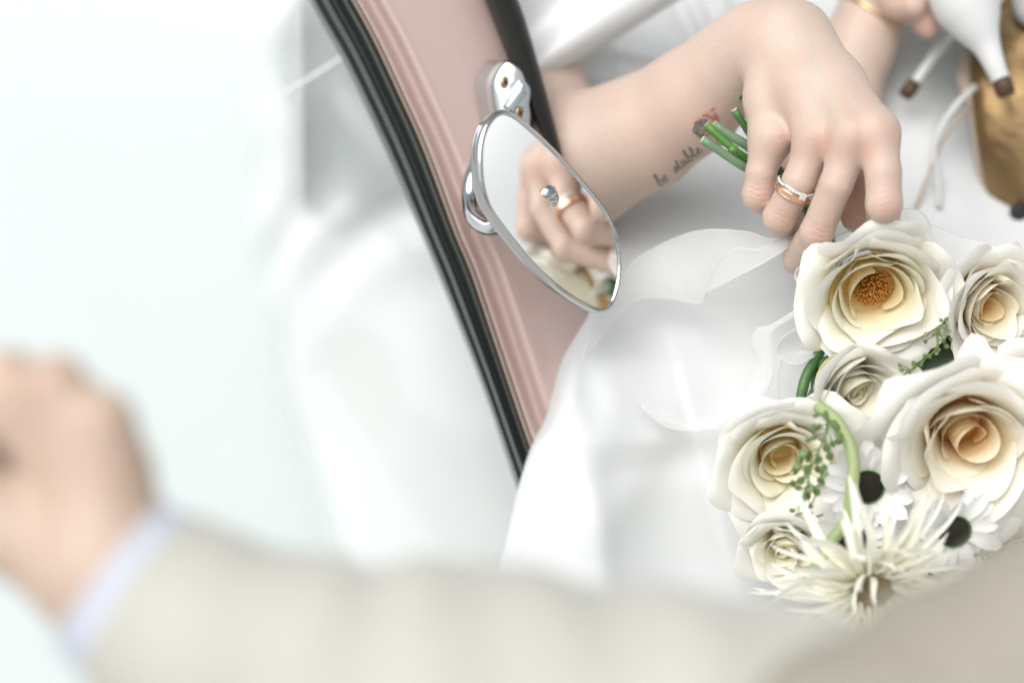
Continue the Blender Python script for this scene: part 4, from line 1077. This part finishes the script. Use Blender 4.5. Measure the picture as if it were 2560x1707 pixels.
mb = MB(); mb.tube(CA([(2286, 208, -146), (2276, 222, -145), (2262, 240, -144)]), [4.2, 4.6, 4.3], 14); mb.build("heel_tip", M['heel_tip'], sh2)
lofted("sole", [(2400, -120, -196), (2392, 0, -190), (2394, 90, -182), (2404, 170, -176), (2424, 225, -172)], [(2520, -120, -196), (2500, 0, -190), (2480, 90, -182), (2462, 170, -176), (2446, 225, -172)], 6, M['shoe_grey'], sh2, bow=4)
mb = MB(); mb.tube(CA([(2425, 260, -140), (2380, 320, -136), (2352, 362, -134), (2325, 430, -132), (2300, 490, -130), (2288, 520, -128)]), 1.3, 10, n=40, flat=.5); mb.build("strap", M['trimline'], sh2)

# ------------------------------------------------------------------ the groom's arm in the foreground
groom = thing("person", "groom in a beige suit, blurred fist and sleeve reaching across the foreground", "person", C(1200, 2600, 430))
gf = Field(C(-330, 1900, 430) - np.array([0, 0, 120]), C(820, 800, 430) + np.array([0, 0, 60]), 2.6)
gf.chain([P_(620, 1660, 432, 33), P_(420, 1530, 430, 30), P_(262, 1415, 430, 27.5)], 12)
for a, b, r in (((240, 1330, 425), (20, 950, 420), 11.5), ((255, 1330, 432), (140, 965, 436), 11.5), ((262, 1330, 434), (258, 1055, 438), 11.5), ((285, 1330, 428), (300, 1175, 432), 11.8)):
    gf.cap(C(*a), C(*b), 14, r, 9)
for ch_ in ([P_(20, 950, 420, 11), P_(-120, 1010, 400, 10.5), P_(-180, 1100, 370, 9.5)], [P_(140, 965, 436, 11), P_(30, 1040, 420, 10.2), P_(-30, 1140, 385, 9.2)], [P_(258, 1055, 438, 11), P_(150, 1110, 430, 10), P_(70, 1190, 395, 9)], [P_(300, 1175, 432, 10.4), P_(200, 1190, 430, 9.5), P_(130, 1260, 400, 8.5)]):
    gf.chain(ch_, 3)
gf.chain([P_(150, 1420, 420, 15), P_(20, 1330, 425, 13.5), P_(-90, 1230, 425, 11.5), P_(-150, 1140, 420, 10)], 9)
Vg, Fg = gf.mesh()
redg = np.maximum.reduce([.5 * gauss(Vg, C(x, y, 440), 10) for x, y in ((20, 930), (140, 950), (265, 1040), (315, 1160))])
zg = np.zeros(len(Vg))
mesh_obj("body", Vg, Fg, M['skin2'], groom, attrs=dict(red=redg, wr=zg, along=zg, vein=zg))
def cloth_tube(name, pts, mat, parent, folds, n=120, seg=72, open_in=0.):
    X = spline(np.array([np.r_[C(x, y, z), r] for x, y, z, r in pts]), n); P, rr = X[:, :3], X[:, 3]
    T = np.gradient(P, axis=0); T /= np.linalg.norm(T, axis=1)[:, None]; a = nrm(np.cross(T[0], [0, 0, 1.0])); G = np.zeros((seg, n, 3))
    for i in range(n):
        a = nrm(a - T[i] * (a @ T[i])); b = np.cross(T[i], a)
        for j in range(seg):
            t = 2 * np.pi * j / seg; s_ = i / n
            d = folds * (math.sin(s_ * 26 + 2.2 * math.sin(t + 1)) * .5 + math.sin(3 * t + s_ * 13) * .5 + .5 * math.sin(s_ * 47 - 2 * t)) * min(1, s_ * 6)
            G[j, i] = P[i] + (rr[i] + d) * (a * math.cos(t) + b * math.sin(t))
    mb = MB(); mb.add(G.reshape(-1, 3), grid_faces(seg, n, closeu=True))
    inner = np.stack([P[0] + (G[:, 0] - P[0]), P[0] + (G[:, 0] - P[0]) * .95 - T[0] * .6, P[0] + (G[:, 0] - P[0]) * .93 + T[0] * 30], 1)
    mb.add(inner.reshape(-1, 3), [f[::-1] for f in grid_faces(seg, 3, closeu=True)])
    mb.add(G[:, -1], [list(range(seg))])
    return mb.build(name, mat, parent)
cloth_tube("shirt_cuff", [(275, 1432, 430, 31.5), (330, 1474, 430, 33), (480, 1580, 431, 36)], M['cuff'], groom, .5, n=30)
cloth_tube("jacket_sleeve", [(352, 1495, 430, 35.5), (450, 1560, 432, 39), (620, 1665, 436, 46), (900, 1790, 440, 57), (1400, 1868, 445, 60), (1850, 1915, 448, 59), (2250, 2020, 450, 58), (2600, 2200, 460, 56)], M['wool'], groom, 2.6)
cloth_tube("shaded_jacket", [(1700, 2650, 480, 60), (2130, 2110, 490, 58), (2430, 1890, 500, 57), (2800, 1660, 510, 57), (3200, 1350, 520, 60)], M['wool_shaded'], groom, 3.0)  # jacket front and its dark crease, shade painted as darker cloth
